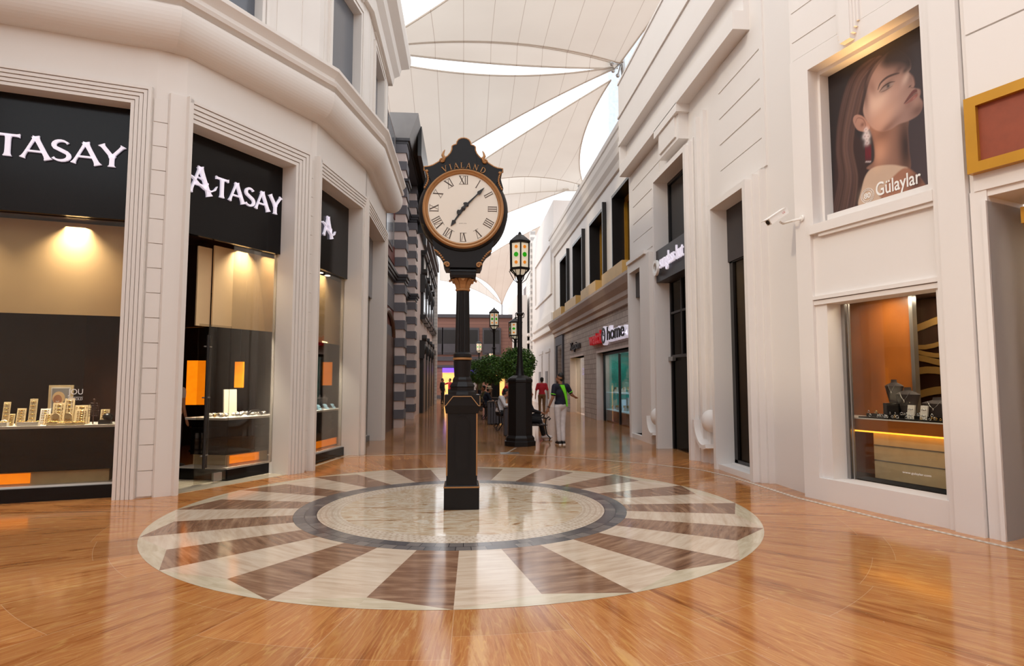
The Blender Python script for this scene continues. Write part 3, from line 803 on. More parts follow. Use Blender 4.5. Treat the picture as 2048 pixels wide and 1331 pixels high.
# ================================================================= STREET CLOCK
CLX, CLY = -.022, 8.10
t = local(thing('street_clock', 'tall black post clock with gold trim and roman numerals on the round floor medallion', 'street clock', (CLX, CLY, 0)))
def sqr(mb, h0, h1, z0_, z1_): 
    return mb.add([(-h0,-h0,z0_),(h0,-h0,z0_),(h0,h0,z0_),(-h0,h0,z0_),(-h1,-h1,z1_),(h1,-h1,z1_),(h1,h1,z1_),(-h1,h1,z1_)], [(0,3,2,1),(4,5,6,7),(0,1,5,4),(1,2,6,5),(2,3,7,6),(3,0,4,7)])
m = MB(); sqr(m, .222, .222, 0, .27); sqr(m, .222, .205, .285, .30); m.build('base', 'black', t)
m = MB(); sqr(m, .226, .226, .27, .288); m.build('base_trim', 'gold', t)
m = MB(); sqr(m, .195, .188, .29, 1.22)
for sx, sy in ((0,-1),(1,0),(-1,0),(0,1)):          # raised arched panel on each face
    q = MB(); q.box(-.085,.085,-.20,-.185,.45,1.05)
    out = [(-.10,.43),(.10,.43),(.10,1.10),(.06,1.17),(0,1.19),(-.06,1.17),(-.10,1.10)]
    inn_ = [(-.085,.445),(.085,.445),(.085,1.09),(.05,1.15),(0,1.17),(-.05,1.15),(-.085,1.09)]
    n_ = len(out); vs_ = [(x,-.201,z) for x,z in out]+[(x,-.201,z) for x,z in inn_]+[(x,-.18,z) for x,z in out]
    q = MB(); q.add(vs_, [(i,(i+1)%n_,n_+(i+1)%n_,n_+i) for i in range(n_)]+[(i,2*n_+i,2*n_+(i+1)%n_,(i+1)%n_) for i in range(n_)])
    a = math.atan2(sx, -sy); c_, s_ = math.cos(a), math.sin(a)
    q.xf(lambda x,y,z: (x*c_-y*s_, x*s_+y*c_, z)); m.merge(q)
m.build('pedestal', 'black', t)
m = MB()
for sx in (-1,1):
    for sy in (-1,1): m.add([(sx*.197,sy*.197,.42),(sx*.180,sy*.197,.42),(sx*.180,sy*.199,1.2),(sx*.192,sy*.199,1.2)], [(0,1,2,3)]); m.box(sx*.192-.006, sx*.192+.006, sy*.192-.006, sy*.192+.006, .42, 1.21)
m.build('corner_trim', 'gold', t)
m = MB()     # head block of the pedestal with chamfered skirts
sqr(m, .205, .222, 1.20, 1.30); sqr(m, .222, .222, 1.30, 1.436)
m.build('pedestal_cap', 'black', t)
m = MB()
for sg in ((0,-1),(1,0),(-1,0),(0,1)):
    q = MB(); pts = [(-.222,-.226,1.295),(-.205,-.226,1.30),(-.115,-.226,1.415),(.115,-.226,1.415),(.205,-.226,1.30),(.222,-.226,1.295)]
    q.tube(pts, .0065, 6)
    a = math.atan2(sg[0], -sg[1]); c_, s_ = math.cos(a), math.sin(a)
    q.xf(lambda x,y,z: (x*c_-y*s_, x*s_+y*c_, z)); m.merge(q)
m.build('cap_trim', 'gold', t)
def oct(mb, prof, n=8): return mb.lathe(prof, n, smooth=False, rot=PI/n)
m = MB(); oct(m, [(.20,1.436),(.19,1.47),(.165,1.49),(.165,1.53),(.175,1.54),(.160,1.57),(.135,1.60),(.135,1.63),(.118,1.66),(.10,1.67)])
m.build('column_foot', 'black', t)
def fluted(mb, r0, r1, z0_, z1_, n=16):
    m_ = n*4; vs_ = []
    for zz, rr in ((z0_, r0), (z1_, r1)):
        for i in range(m_):
            a = 2*PI*i/m_; k = (1, .96, .90, .96)[i%4]; vs_.append((rr*k*math.cos(a), rr*k*math.sin(a), zz))
    return mb.add(vs_, [(i,(i+1)%m_,m_+(i+1)%m_,m_+i) for i in range(m_)]+[tuple(range(m_,2*m_))])
m = MB(); fluted(m, .103, .100, 1.66, 1.87); fluted(m, .098, .084, 1.93, 2.83); m.lathe([(.10,1.60),(.118,1.87),(.105,1.885),(.105,1.915),(.12,1.925),(.12,1.96),(.09,1.99)], 24)
m.build('column', 'black', t)
m = MB(); m.lathe([(.105,1.882),(.125,1.888),(.128,1.90),(.125,1.912),(.105,1.918)], 24); m.build('column_ring', 'gold', t)
# capital leaves
m = MB(); m.lathe([(.085,2.79),(.098,2.80),(.098,2.815),(.088,2.825),(.095,2.86),(.11,2.92),(.13,2.95)], 24)
for k in range(8):
    a = PI/4*k+PI/8*0; 
    L_ = [(.088,2.82),(.10,2.87),(.125,2.915),(.165,2.945),(.185,2.935),(.18,2.91)]
    for j in range(len(L_)-1):
        w0 = (.030,.034,.034,.03,.022,.01)[j]; w1 = (.030,.034,.034,.03,.022,.01)[j+1]
        def pp(r_, z_, w_): return (r_*math.cos(a)-w_*math.sin(a), r_*math.sin(a)+w_*math.cos(a), z_)
        m.hexa([pp(L_[j][0],L_[j][1],-w0),pp(L_[j][0],L_[j][1],w0),pp(L_[j][0]-.02,L_[j][1],w0),pp(L_[j][0]-.02,L_[j][1],-w0),
                pp(L_[j+1][0],L_[j+1][1],-w1),pp(L_[j+1][0],L_[j+1][1],w1),pp(L_[j+1][0]-.02,L_[j+1][1]+.01,w1),pp(L_[j+1][0]-.02,L_[j+1][1]+.01,-w1)])
m.build('capital', 'gold', t)
m = MB(); sqr(m, .165, .172, 2.95, 2.985); sqr(m, .158, .158, 2.985, 3.03); sqr(m, .175, .165, 3.03, 3.075); m.build('abacus', 'black', t)
# head
HZ = 3.842
def plate(mb, out, y0, y1, mi=0):
    n_ = len(out); return mb.add([(x,y0,z) for x,z in out]+[(x,y1,z) for x,z in out], [tuple(range(n_)), tuple(range(n_,2*n_))[::-1]]+[(i,n_+i,n_+(i+1)%n_,(i+1)%n_) for i in range(n_)], mi)
half = [(0,.938),(.035,.932),(.065,.915),(.085,.885),(.093,.850),(.125,.842),(.148,.825),(.150,.780),(.168,.735),(.205,.690),(.250,.655),(.300,.625),(.345,.595),(.39,.567),(.44,.548),(.505,.540),(.505,.500),(.478,.487),(.482,.42),(.50,.35),(.52,.28)]
right = half; left = [(-x,z) for x,z in half[1:]]
arc_ = [(.515*math.cos(R(a)), .515*math.sin(R(a))) for a in np.linspace(152, 28, 18)]
outl = right[::-1]+left     # right side bottom -> top -> left bottom
crest = [(x, z) for x, z in outl]+arc_
m = MB()
def crest_strip(mb, y0, y1):
    # quads between the crest outline and the inner arc, robust for a concave shape
    top = outl; N = len(top); ins = [(.5*math.cos(R(a)), .5*math.sin(R(a))) for a in np.linspace(24, 156, N)]
    vs_ = [(x,y0,z) for x,z in top]+[(x,y0,z) for x,z in ins]+[(x,y1,z) for x,z in top]+[(x,y1,z) for x,z in ins]
    fs = []
    for i in range(N-1): fs += [(i,i+1,N+i+1,N+i),(2*N+i,3*N+i,3*N+i+1,2*N+i+1),(i,2*N+i,2*N+i+1,i+1)]
    fs += [(0,N,3*N,2*N),(N-1,3*N-1,4*N-1,2*N-1)]
    mb.add([(x,y,z+HZ) for x,y,z in vs_], fs)
crest_strip(m, -.235, .235); m.build('crest', 'black', t)
m = MB(); rim = [(x*1.012,z*1.004+HZ) for x,z in outl[3:-3]]
for yy in (-.225, .225): m.tube([(x,yy,z) for x,z in rim], .013, 6)
m.build('crest_trim', 'gold', t)
# drum
m = MB(); m.lathe([(.40,-.20),(.50,-.235),(.535,-.225),(.55,-.205),(.575,-.17),(.588,-.12),(.588,-.06),(.565,-.03),(.565,.03),(.588,.06),(.588,.12),(.575,.17),(.55,.205),(.535,.225),(.50,.235),(.40,.20)], 64, (0,0,HZ), 'Y')
m.build('drum', 'black', t)
for sgn, nm in ((-1,'front'),(1,'back')):
    m = MB(); prof = [(.455,.235),(.462,.252),(.475,.258),(.485,.250),(.495,.258),(.508,.262),(.520,.255),(.528,.235)]
    m.lathe([(r_, sgn*y_) for r_, y_ in prof], 64, (0,0,HZ), 'Y', cap=False); m.build('bezel', 'gold', t)
    m = MB(); m.lathe([(0,sgn*.236),(.458,sgn*.236)], 64, (0,0,HZ), 'Y', cap=False); dial = m.build('dial', 'dial', t)
    if sgn < 0:
        NUM = {1:'I',2:'II',3:'III',4:'IIII',5:'V',6:'VI',7:'VII',8:'VIII',9:'IX',10:'X',11:'XI',12:'XII'}
        for h in range(1,13):
            mb = MB(); x = 0
            for ch in NUM[h]:
                g = MB()
                if ch == 'I': ribbon(g, [(.0,-.5),(.0,.5)], .10, .03); adv = .27; c0 = .0
                elif ch == 'V': ribbon(g, [(-.26,.5),(0,-.5)], .13, .03); ribbon(g, [(.26,.5),(0,-.5)], .05, .03); adv = .58; c0 = .2
                else: ribbon(g, [(-.28,.5),(.28,-.5)], .13, .03); ribbon(g, [(.28,.5),(-.28,-.5)], .05, .03); adv = .64; c0 = .22
                g.xf(lambda X,Y,Z: (X+x+c0, Y, Z)); x += adv; mb.merge(g)
            wd = x-.27+.0; 
            lo = min(v[0] for v in mb.v); hi = max(v[0] for v in mb.v)
            for z in (-.5,.5): ribbon(mb, [(lo-.04,z),(hi+.04,z)], .035, .03)
            cx_ = (lo+hi)/2; a = R(90-30*h); hh = .112; rr = .378
            def tf(X, Y, Z):
                u, v = (X-cx_)*hh*.92, Z*hh
                return (rr*math.cos(a)+v*math.cos(a)+u*math.sin(a), -.2365-Y*hh*.5, HZ+rr*math.sin(a)+v*math.sin(a)-u*math.cos(a))
            mb.xf(tf).build('numeral', 'numeral', dial)
        def hand(name, ang, L_, tail, w_, y_):
            hb = MB(); a = R(90-ang)
            shape = [(-tail,.010),(-tail*.8,.030),(-tail*.6,.034),(-tail*.45,.012),(0,.016),(L_*.5,.009),(L_*.68,.008),(L_*.74,.026),(L_*.80,.020),(L_,.002)]
            vs_ = [(x,w_*q) for x,q in shape]+[(x,-w_*q) for x,q in shape][::-1]; n_ = len(vs_); k = len(shape)
            V = [(x*math.cos(a)-q*math.sin(a), yy, HZ+x*math.sin(a)+q*math.cos(a)) for yy in (y_, y_+.008) for x, q in vs_]
            fs = []
            for i in range(k-1): fs += [(i,i+1,n_-2-i,n_-1-i),(n_+i,n_+n_-1-i,n_+n_-2-i,n_+i+1)]
            fs += [(i,n_+i,n_+(i+1)%n_,(i+1)%n_) for i in range(n_)]
            hb.add(V, fs).build(name, 'hand', dial)
        hand('minute_hand', 44.5, .385, .11, 1.0, -.262); hand('hour_hand', 214, .285, .09, 1.15, -.250)
        m = MB(); m.lathe([(0,-.270),(.022,-.266),(.03,-.24)], 20, (0,0,HZ), 'Y'); m.build('hub', 'hand', dial)
        mk = fit_text(text_mb('ELECTRIC CLOCK', .02, .001), .10, .008); mk.xf(lambda x,y,z: (x-.055, -.2375, HZ-.20+z)).build('lettering', 'numeral', dial)
    else:
        m = MB(); m.lathe([(0,-.270*-1),(.03,.24)], 20, (0,0,HZ), 'Y')
# VIALAND arc
angs = [-25.2,-17.2,-9.9,-1.7,6.6,16.2,26.6]
for ch, ag in zip(['V','I','a','L','a','N','D'], angs):
    g, adv = glyph(ch, .0); lo = min(v[0] for v in g.v); hi = max(v[0] for v in g.v); cxx = (lo+hi)/2; h_ = .078
    g2, _ = glyph(ch, .012/1); a = R(90-ag); rr = .532
    def tf(X, Y, Z):
        u, v = (X-cxx)*h_*.98, Z*h_
        return (rr*math.cos(a)+v*math.cos(a)+u*math.sin(a), -.236-Y, HZ+rr*math.sin(a)+v*math.sin(a)-u*math.cos(a))
    g2.xf(tf).build('letter', 'gold', t)
# scrolls
def spiral(mb, cx_, cz_, r0, turns, w_, y_, dirn=1, a0=0, n=26, flip=1):
    pts = []
    for i in range(n):
        u = i/(n-1); a = a0+dirn*2*PI*turns*u; r_ = r0*(1-.8*u); pts.append((cx_+flip*r_*math.cos(a), y_, cz_+r_*math.sin(a)))
    mb.tube(pts, [w_*(1-.5*i/(n-1)) for i in range(n)], 6)
for fl in (-1, 1):
    m = MB()
    m.tube([(fl*.30,-.24,HZ+.61),(fl*.262,-.245,HZ+.625),(fl*.25,-.245,HZ+.665),(fl*.272,-.245,HZ+.70),(fl*.262,-.24,HZ+.74),(fl*.245,-.235,HZ+.775)], [.010,.020,.024,.020,.014,.005], 8)
    spiral(m, fl*.277, HZ+.625, .030, 1.4, .012, -.25, flip=fl)
    m.build('scroll', 'gold', t)
    m = MB()       # beaded side ornaments
    for i in range(9):
        u = i/8; m.ell((fl*(.478-.030*math.sin(u*PI)+.02*u), -.238, HZ+.47-.20*u), (.013,.014,.017), 8, 6)
    m.ell((fl*.475,-.238,HZ+.485), (.022,.018,.02), 8, 6); m.build('bead_ornament', 'gold', t)
    m = MB()
    for i in range(9):
        u = i/8; m.ell((fl*(.36-.15*u-.0*u), -.20, HZ-.545-.045*math.sin(u*PI*.5)-.15*u*u), (.016,.014,.013), 8, 6)
    spiral(m, fl*.205, HZ-.735, .035, 1.4, .014, -.21, flip=fl); m.build('bead_ornament', 'gold', t)
# lower bracket between drum and abacus
N = 9; bt = [(-.40,-.40),(-.375,-.52),(-.31,-.57),(-.265,-.64),(-.255,-.72),(-.23,-.775),(-.165,-.765)]
m = MB(); bl = bt+[(-x,z) for x,z in bt][::-1]
half_ = len(bt); vs_ = []
for yy in (-.19,.19): vs_ += [(x,yy,z+HZ) for x,z in bt]+[(-x,yy,z+HZ) for x,z in bt]
fs = []
for i in range(half_-1): fs += [(i,i+1,half_+i+1,half_+i),(2*half_+i,3*half_+i,3*half_+i+1,2*half_+i+1),(i,2*half_+i,2*half_+i+1,i+1),(half_+i,half_+i+1,3*half_+i+1,3*half_+i)]
fs.append((half_-1,3*half_-1,4*half_-1,2*half_-1)); m.add(vs_, fs); m.build('bracket', 'black', t)
# ================================================================= LEFT FAR: banded quoin house and dark ornate house
def bands(mb, x0, x1, y0, y1, z0_, z1_, per=.615, dk=.31, out=.045):
    z = z0_; k = 0
    while z < z1_:
        a = min(z+per-dk, z1_); mb.box(x0, x1, y0, y1, z, a, 1)
        b = min(z+per, z1_)
        if b > a: mb.box(x0-out, x1+out, y0-out, y1+out, a, b, 0)
        z += per
m = MB()
bands(m, -2.50, -2.10, 21.45, 22.2, 0, 5.0); bands(m, -2.46, -2.08, 21.45, 22.2, 5.28, 8.35); bands(m, -2.46, -2.10, 21.45, 22.2, 8.7, 9.95, per=.62)
bands(m, -2.47, -2.10, 26.2, 26.9, 0, 5.0); bands(m, -2.45, -2.10, 26.2, 26.9, 5.28, 8.35); bands(m, -2.45, -2.10, 26.2, 26.9, 8.7, 9.95, per=.62)
m.box(-4.2, -2.46, 17.65, 27.4, 0, 10.2, 2)          # body
m.box(-2.48, -2.44, 17.7, 21.4, 3.4, 4.0, 3); m.box(-2.48, -2.43, 17.7, 21.4, 5.6, 6.2, 3); m.box(-2.48, -2.43, 17.7, 21.4, 7.2, 8.3, 3)
m.box(-2.50, -2.42, 17.7, 21.4, 2.9, 3.4, 0); m.box(-2.5, -2.42, 17.7, 21.4, 4.0, 4.7, 0)
struct(m, 'wall_left_banded', ['greyband', 'pinkband', 'greystone', 'redbrick'])
m = MB()
for z, h_ in ((5.0,.28),(8.38,.30)):
    for y in (21.45, 26.2):
        for k in range(3): m.box(-2.5-.03*k-.03, -2.08+.05*k+.02, y-.05*k-.03, y+.8, z+h_*k/3, z+h_*(k+1)/3)
    for k in range(3): m.box(-2.5, -2.36+.04*k, 17.7, 27, z+h_*k/3, z+h_*(k+1)/3)
for k in range(2): m.box(-2.52, -2.02+.06*k, 21.4-.04*k, 27, 9.95+.1*k, 10.05+.1*k)
struct(m, 'trim_banded_moulding', 'darkgrey')
m = MB()
m.hexa([(-2.6,21.4,10.15),(-2.0,21.4,10.15),(-2.0,27.2,10.15),(-2.6,27.2,10.15),(-2.66,21.2,11.0),(-1.66,21.2,11.0),(-1.66,27.2,11.0),(-2.66,27.2,11.0)])
struct(m, 'trim_banded_cap', 'greystone')
m = MB(); m.box(-1.78,-1.62,24.0,27.2,7.9,11.05); m.box(-2.45,-1.7,26.0,27.15,8.0,10.9)
m.v = []; m.f = []; m.mi = []; m.sm = []
m.box(-2.4,-1.72,27.0,27.2,8.1,11.0); m.box(-1.76,-1.62,22.4,27.2,9.9,11.02); m.box(-1.80,-1.68,26.6,27.2,7.5,11.0)
struct(m, 'trim_banded_gable', 'darkframe')
# wooden door with arched hood
t = sempty('door_2'); m = MB(); m.box(-2.50, -2.38, 18.0, 20.9, 0, 3.05); m.build('leaf', 'brown', t)
m = MB(); m.tube([(-2.40, 19.45+1.5*math.cos(R(a)), 3.05+.75*math.sin(R(a))) for a in range(0,181,15)], .09, 8); m.build('arch', 'brown', t)
m = MB(); m.box(-2.46,-2.36,20.9,21.2,0,3.1); m.build('door_frame', 'darkwood', t)
for i, (y0_, y1_, za, zb) in enumerate(((18.6,20.6,5.9,7.3),(18.6,20.6,8.9,10))):
    t = sempty('window_%d' % (20+i)); MB().box(-2.47,-2.40,y0_,y1_,za,zb).build('window_frame','brown',t); MB().box(-2.40,-2.385,y0_+.12,y1_-.12,za+.12,zb-.12).build('pane','rollblind',t)
t = sempty('door_3'); MB().box(-2.48,-2.40,22.5,25.9,0,3.4).build('leaf','brown',t)
# ornate dark house 27.4 .. 43
m = MB(); m.box(-4.5, -2.20, 27.4, 30.8, 0, 9.6, 0); m.box(-4.5,-2.20,30.8,42.2,0,9.2,0)
struct(m, 'wall_left_ornate', ['pinkband'])
k = 0
for y in (31.0, 33.6, 36.2, 38.8, 41.0):
    k += 1
    t = sempty('window_%d' % (30+k)); m = MB(); m.box(-2.22,-2.06,y,y+1.7,4.9,7.9)
    for zz in (4.65, 7.9): m.box(-2.22,-1.95,y-.15,y+1.85,zz,zz+.12); m.box(-2.22,-1.88,y-.2,y+1.9,zz+.12,zz+.25)
    m.build('window_frame','darkframe',t); MB().box(-2.06,-2.05,y+.25,y+1.45,5.1,7.7).build('pane','rollblind',t)
    t = sempty('door_%d' % (10+k)); m = MB(); m.box(-2.22,-2.02,y-.1,y+1.8,0,3.35); m.box(-2.22,-1.92,y-.2,y+1.9,3.35,3.6); m.build('door_frame','darkframe',t)
    MB().box(-2.02,-2.0,y+.2,y+1.5,0,3.1).build('leaf','brown' if k%2 else 'darkwood',t)
m = MB()
for y in (30.7, 33.3, 35.9, 38.5):
    for z in (3.7, 7.0): m.lathe([(.0,-.12),(.16,-.12),(.17,0),(.16,.12),(0,.12)], 16, (-1.97,y,z), 'X'); m.box(-2.2,-1.95,y-.09,y+.09,z-1.0,z-.1); m.ell((-1.97,y,z-.55),(.12,.10,.28),8,6)
struct(m, 'trim_ornate_brackets', 'darkframe')
m = MB(); m.box(-2.2,-1.75,30.8,42.2,9.0,9.5); m.box(-2.2,-1.85,27.4,42.2,8.75,9.0); struct(m,'trim_ornate_cornice','darkgrey')
m = MB(); m.box(-2.3,-1.85,42.2,42.6,0,9.0); struct(m,'wall_left_end','siding')

M['violetdark'] = mat('deep_violet_sign', (50,24,110), .4, emit=(50,24,130), es=.6)
# ================================================================= FAR END HOUSE
m = MB(); m.box(-6, 4.3, 55, 60, 0, 7.4); struct(m, 'wall_far', 'purplebrick')
m = MB(); m.box(-6,4.35,54.8,55,7.2,7.5); m.box(-6,4.35,54.85,55,3.35,3.7); m.box(-6,4.35,54.9,55,2.75,2.95)
m.box(-6,4.32,54.9,55,0,.3); struct(m, 'trim_far', 'rain')
k = 0
for x0_, x1_ in ((-3.6,-2.0),(-1.85,-.3),(-.1,1.2),(1.75,3.15)):
    k += 1; t = sempty('window_%d' % (40+k)); m = MB(); m.box(x0_-.12,x1_+.12,54.86,55,3.9,6.3); m.build('window_frame','rain',t)
    m = MB(); m.box(x0_,x1_,54.84,54.87,4.05,6.1); m.build('pane','darkframe',t)
    m = MB(); m.box(x0_,x1_,54.80,54.82,4.05,4.85); m.build('railing','rain',t)
t = thing('shop_sign', 'small violet lit sign on the house at the end of the street', 'shop sign', (1.0,54.7,3.0)); 
m = MB(); m.box(.45,1.75,54.7,55,2.10,2.72); m.build('sign_panel','violetdark',t)
m = MB(); m.tube([(.85+.26*math.cos(a),54.67,2.41+.26*math.sin(a)) for a in np.linspace(0,2*PI,25)[:-1]],.03,6,closed=True); m.build('ring_mark','violet',t)
m = MB(); m.box(-1.9,-.4,54.7,54.99,0,2.3); o = single(m,'lit_shopfront','warmshop','warm lit shop front at the end of the street','shop front')
m = MB(); m.box(-1.9,-.2,54.62,54.99,2.3,2.7); single(m,'light_panel','violet','violet light band over the far lit shop front','light panel')
m = MB(); m.box(2.3,3.6,54.7,54.8,0,2.2); single(m,'lit_shopfront','warmshop','warm glowing shop front behind the ball trees','shop front')
m = MB(); m.box(4.3,5.15,50,60,0,8.6); struct(m,'wall_far_white','paint2')

# ================================================================= RIGHT SIDE
# ---- jewellery shop pavilion nearest the camera
G = Fr((4.76,8.4), (5.42,6.08)); m = MB()
OPN = (.45,1.95,.30,2.66)      # window
POS = (.30,1.98,3.78,6.02)     # poster recess
Hh = 11.5
G.box(m, 0, .26, 0, 6.02, -.40, .0); G.box(m, 0,2.02,6.27,Hh,-.9,-.02)
G.box(m, 2.02, 2.10, 0, Hh, -.9, .02); G.box(m, 2.10, 2.40, 0, Hh, -.9, .06)
G.box(m, .26, 2.02, 0, .27, -.9, .0)
G.box(m, .26, 2.02, .27, .30, -.34, -.0)
G.box(m, .26, .45, .27, 2.66, -.40, -.05); G.box(m, 1.95, 2.02, .27, 2.66, -.9, -.05)
G.box(m, .26, 2.02, 2.66, 3.65, -.34, -.05); G.box(m, .26, 2.02, 2.73, 2.78, -.05, .0); G.box(m,.26,2.02,2.66,2.72,-.05,-.02)
G.box(m, .26, 2.02, 3.65, 3.78, -.34, .03); G.box(m, .40,2.02,3.60,3.67,-.05,.0)
G.box(m, .26, .32, 3.78, 6.02, -.36, .0); G.box(m, 1.96, 2.02, 3.78, 6.02, -.36, 0)
G.box(m, 0, 2.02, 6.02, 6.27, -.9, .0); G.box(m, .36,2.0,5.96,6.02,-.34,-.18)
G.box(m, .32,.36,3.78,6.02,-.34,-.18)

for z in (6.27,6.55,7.0,7.45,7.9,8.35): G.box(m, .05, 2.0, z+.008, z+(.27 if z<6.3 else .44), -.02, -.005)
for k2 in range(4): G.box(m, .94-.03*k2, 1.10+.03*k2, 6.06+.07*k2, 7.4, .01-.01*k2 if False else -.12, .09-.02*k2)
G.box(m, .45,1.95,3.82,3.90,-.36,-.12)      # step under the poster
struct(m, 'wall_right_near', 'paint2')
t = sempty('window_50'); m = MB(); G.box(m,.45,.50,.30,2.66,-.40,-.30); G.box(m,.52,.54,.3,2.66,-.36,-.33); m.build('window_frame','steel',t)
m = MB(); G.box(m,.5,1.98,.31,2.66,-.345,-.335); m.build('pane','glassclear',t)
w_ = fit_text(text_mb('www.gulaylar.com', .1, .002), .36, .036); G.put(w_, 1.22, -.332, .47); w_.build('lettering','white',t)
# interior niche
m = MB(); G.box(m,-.9,.92,.3,2.9,-1.05,-1.0); struct(m,'wall_niche','wood')
m = MB(); G.box(m,-.9,2.02,.3,2.9,-1.8,-1.7); G.box(m,1.96,2.02,.3,2.9,-1.7,-.91); G.box(m,0,2.02,2.78,2.88,-1.7,-.345); G.box(m,0,2.02,.22,.27,-1.7,-.345); G.box(m,-.9,0,2.78,2.88,-1.7,-.7); G.box(m,-.9,0,.22,.27,-1.7,-.7); G.box(m,-.95,-.9,.2,2.9,-1.8,-.75); struct(m,'wall_niche_back','brown')
m = MB(); G.box(m,.92,.97,.3,2.78,-1.06,-.98); struct(m,'trim_niche_post','steel')
# wavy strip panel
def wavy():
    mb = MB(); x = 0; rnd = random.Random(4); z = .95
    G.box(mb, .2, 1.9, .8, 2.77, -1.62, -1.6, 0)
    for i in range(9):
        h_ = rnd.uniform(.05,.11); n_ = 14; gp = rnd.uniform(.06,.17)
        for j in range(n_):
            s0 = .2+1.7*j/n_; s1 = .2+1.7*(j+1)/n_
            f = lambda s: z+.05*math.sin(s*3+i*1.3)+.03*math.sin(s*6+i)
            P = G.P; mb.hexa([P(s0,-1.6,f(s0)),P(s1,-1.6,f(s1)),P(s1,-1.58,f(s1)),P(s0,-1.58,f(s0)),P(s0,-1.6,f(s0)+h_),P(s1,-1.6,f(s1)+h_),P(s1,-1.58,f(s1)+h_),P(s0,-1.58,f(s0)+h_)], 1)
        z += h_+gp
    return mb
M['wavegold'] = mat('ochre_wave', (150,116,62), .5)
single(wavy(), 'wavy_panel', ['darkwood','wavegold'], 'dark wall panel with ochre wavy stripes inside the jewellery window', 'wall panel')
# counter
t = thing('display_counter', 'orange wood display counter with lit strip inside the jewellery window with web address', 'display counter', G.P(1.2,-.8,.32))
m = MB(); G.box(m,.0,1.94,.95,1.10,-.98,-.45); m.build('counter_top','wood',t)
m = MB(); G.box(m,.0,1.94,1.10,1.115,-.98,-.44); m.build('top_edge','shelfwhite',t)
m = MB(); G.box(m,.62,1.94,.32,.92,-.98,-.60)
m.build('counter_front','cream',t)
m = MB()
for z in (.55,.75): G.box(m,.62,1.94,z,z+.012,-.60,-.592)
m.build('front_groove','steel',t)
m = MB(); G.box(m,.05,1.94,.925,.95,-.60,-.50); m.build('light_strip','amberlow',t)
arealamp('niche_light', G.P(.7,-.62,2.76), .2, 12, (1,.84,.62)); arealamp('niche_light', G.P(1.5,-.62,2.76), .2, 12, (1,.84,.62)); arealamp('niche_light', G.P(1.1,-1.35,2.76), .2, 9, (1,.84,.62))
# poster cove lamp glow
arealamp('poster_light', G.P(1.1,-.12,3.97), .2, 3.5, (1,.58,.22), (PI,0,0), 40)

# ---- neighbour to the right of the pavilion
Nx = Fr((5.42,6.08), (6.3,3.9)); m = MB()
Nx.box(m, .0, .16, 0, 3.62, -.7, .02); Nx.box(m, 0, 3, 3.55, Hh, -.7, .0)
Nx.box(m, .12,.16,0,3.5,-.7,.05)
for z in (3.62,4.5,5.36,6.22,7.1): Nx.box(m, .05, 3, z, z+.84, 0, .03)
Nx.box(m, 2.2,3,0,3.6,-.7,0)
struct(m, 'wall_right_neighbour', 'paint2')
t = thing('sign_board', 'brick red sign board in a thick gold frame beside the jewellery poster', 'sign board', Nx.P(1,.05,3.8))
m = MB(); a0,a1,b0,b1 = .04,2.2,3.80,4.62; fwd = .11
for q in ((a0,a1,b0,b0+fwd),(a0,a1,b1-fwd,b1),(a0,a0+fwd,b0+fwd,b1-fwd),(a1-fwd,a1,b0+fwd,b1-fwd)): Nx.box(m,*q,.02,.12)
m.build('frame','goldframe',t); m = MB(); Nx.box(m,a0+.1,a1-.1,b0+.1,b1-.1,.02,.07); m.build('panel','redpanel',t)
t = sempty('door_5'); m = MB(); Nx.box(m,.33,.38,0,3.3,-.40,-.3); Nx.box(m,.33,2.2,3.25,3.42,-.45,-.25); m.build('door_frame','goldframe',t); m = MB(); Nx.box(m,.40,.43,0,3.25,-.38,-.30); m.build('door_stile','darkframe',t); m = MB(); Nx.box(m,.42,2.2,0,3.25,-.35,-.34); m.build('pane','glassclear',t)
m = MB(); Nx.box(m,-.35,2.9,0,3.5,-2.3,-2.2); Nx.box(m,2.8,2.9,0,3.5,-2.2,-.7); Nx.box(m,-.35,2.9,3.45,3.52,-2.2,-.7); Nx.box(m,-.40,-.35,0,3.5,-2.3,-1.0); struct(m,'wall_neighbour_back','beige'); arealamp('neighbour_light', Nx.P(1,-1.4,3.4), .4, 12)

# ---- white wall between, x = 4.9, from y 17.6 down to 8.4
W = Fr((4.9,17.75), (4.9,8.4)); yy = lambda y: 17.75-y     # s from world y
m = MB()
# openings: narrow (17.3-16.2), door A (14.45-12.42), window B (11.05-9.72)
ops = [(yy(17.35),yy(16.3),.12,4.7),(yy(14.47),yy(12.42),0,6.45),(yy(11.05),yy(9.72),.12,4.82)]
facade(m, W, 0, W.L, ops, 0, 10.0, .5)
W.box(m, yy(8.75), W.L, 0, 11, -.5, -.001)
# box frames round openings
def frame(mb, a, b, zb, zt, wid, top, d0, d1, left=True):
    if left: W.box(mb, a-wid, a, 0, zt+top, d0, d1)
    W.box(mb, b, b+wid, 0, zt+top, d0, d1); W.box(mb, a, b, zt, zt+top, d0, d1)
def stepframe(mb, a, b, zt, steps):
    # steps: outer to inner (width from the opening, depth); strips do not overlap
    ws_ = [s_[0] for s_ in steps]+[0]
    for i,(wd,dp) in enumerate(steps):
        wi = ws_[i+1]
        W.box(mb, a-wd, a-wi, 0, zt+wd, 0, dp); W.box(mb, b+wi, b+wd, 0, zt+wd, 0, dp); W.box(mb, a-wi, b+wi, zt+wi, zt+wd, 0, dp)
# narrow opening
frame(m, ops[0][0], ops[0][1], .12, 4.70, .18, .25, 0, .14, True); W.box(m, ops[0][1]+.18, ops[0][1]+.85, 0, 4.95, 0, .14)
W.box(m, ops[0][0]-.1, ops[0][1]+.6, 4.95, 5.05, 0, .2); W.box(m, ops[0][0], ops[0][1], 0, .12, -.4, .12)
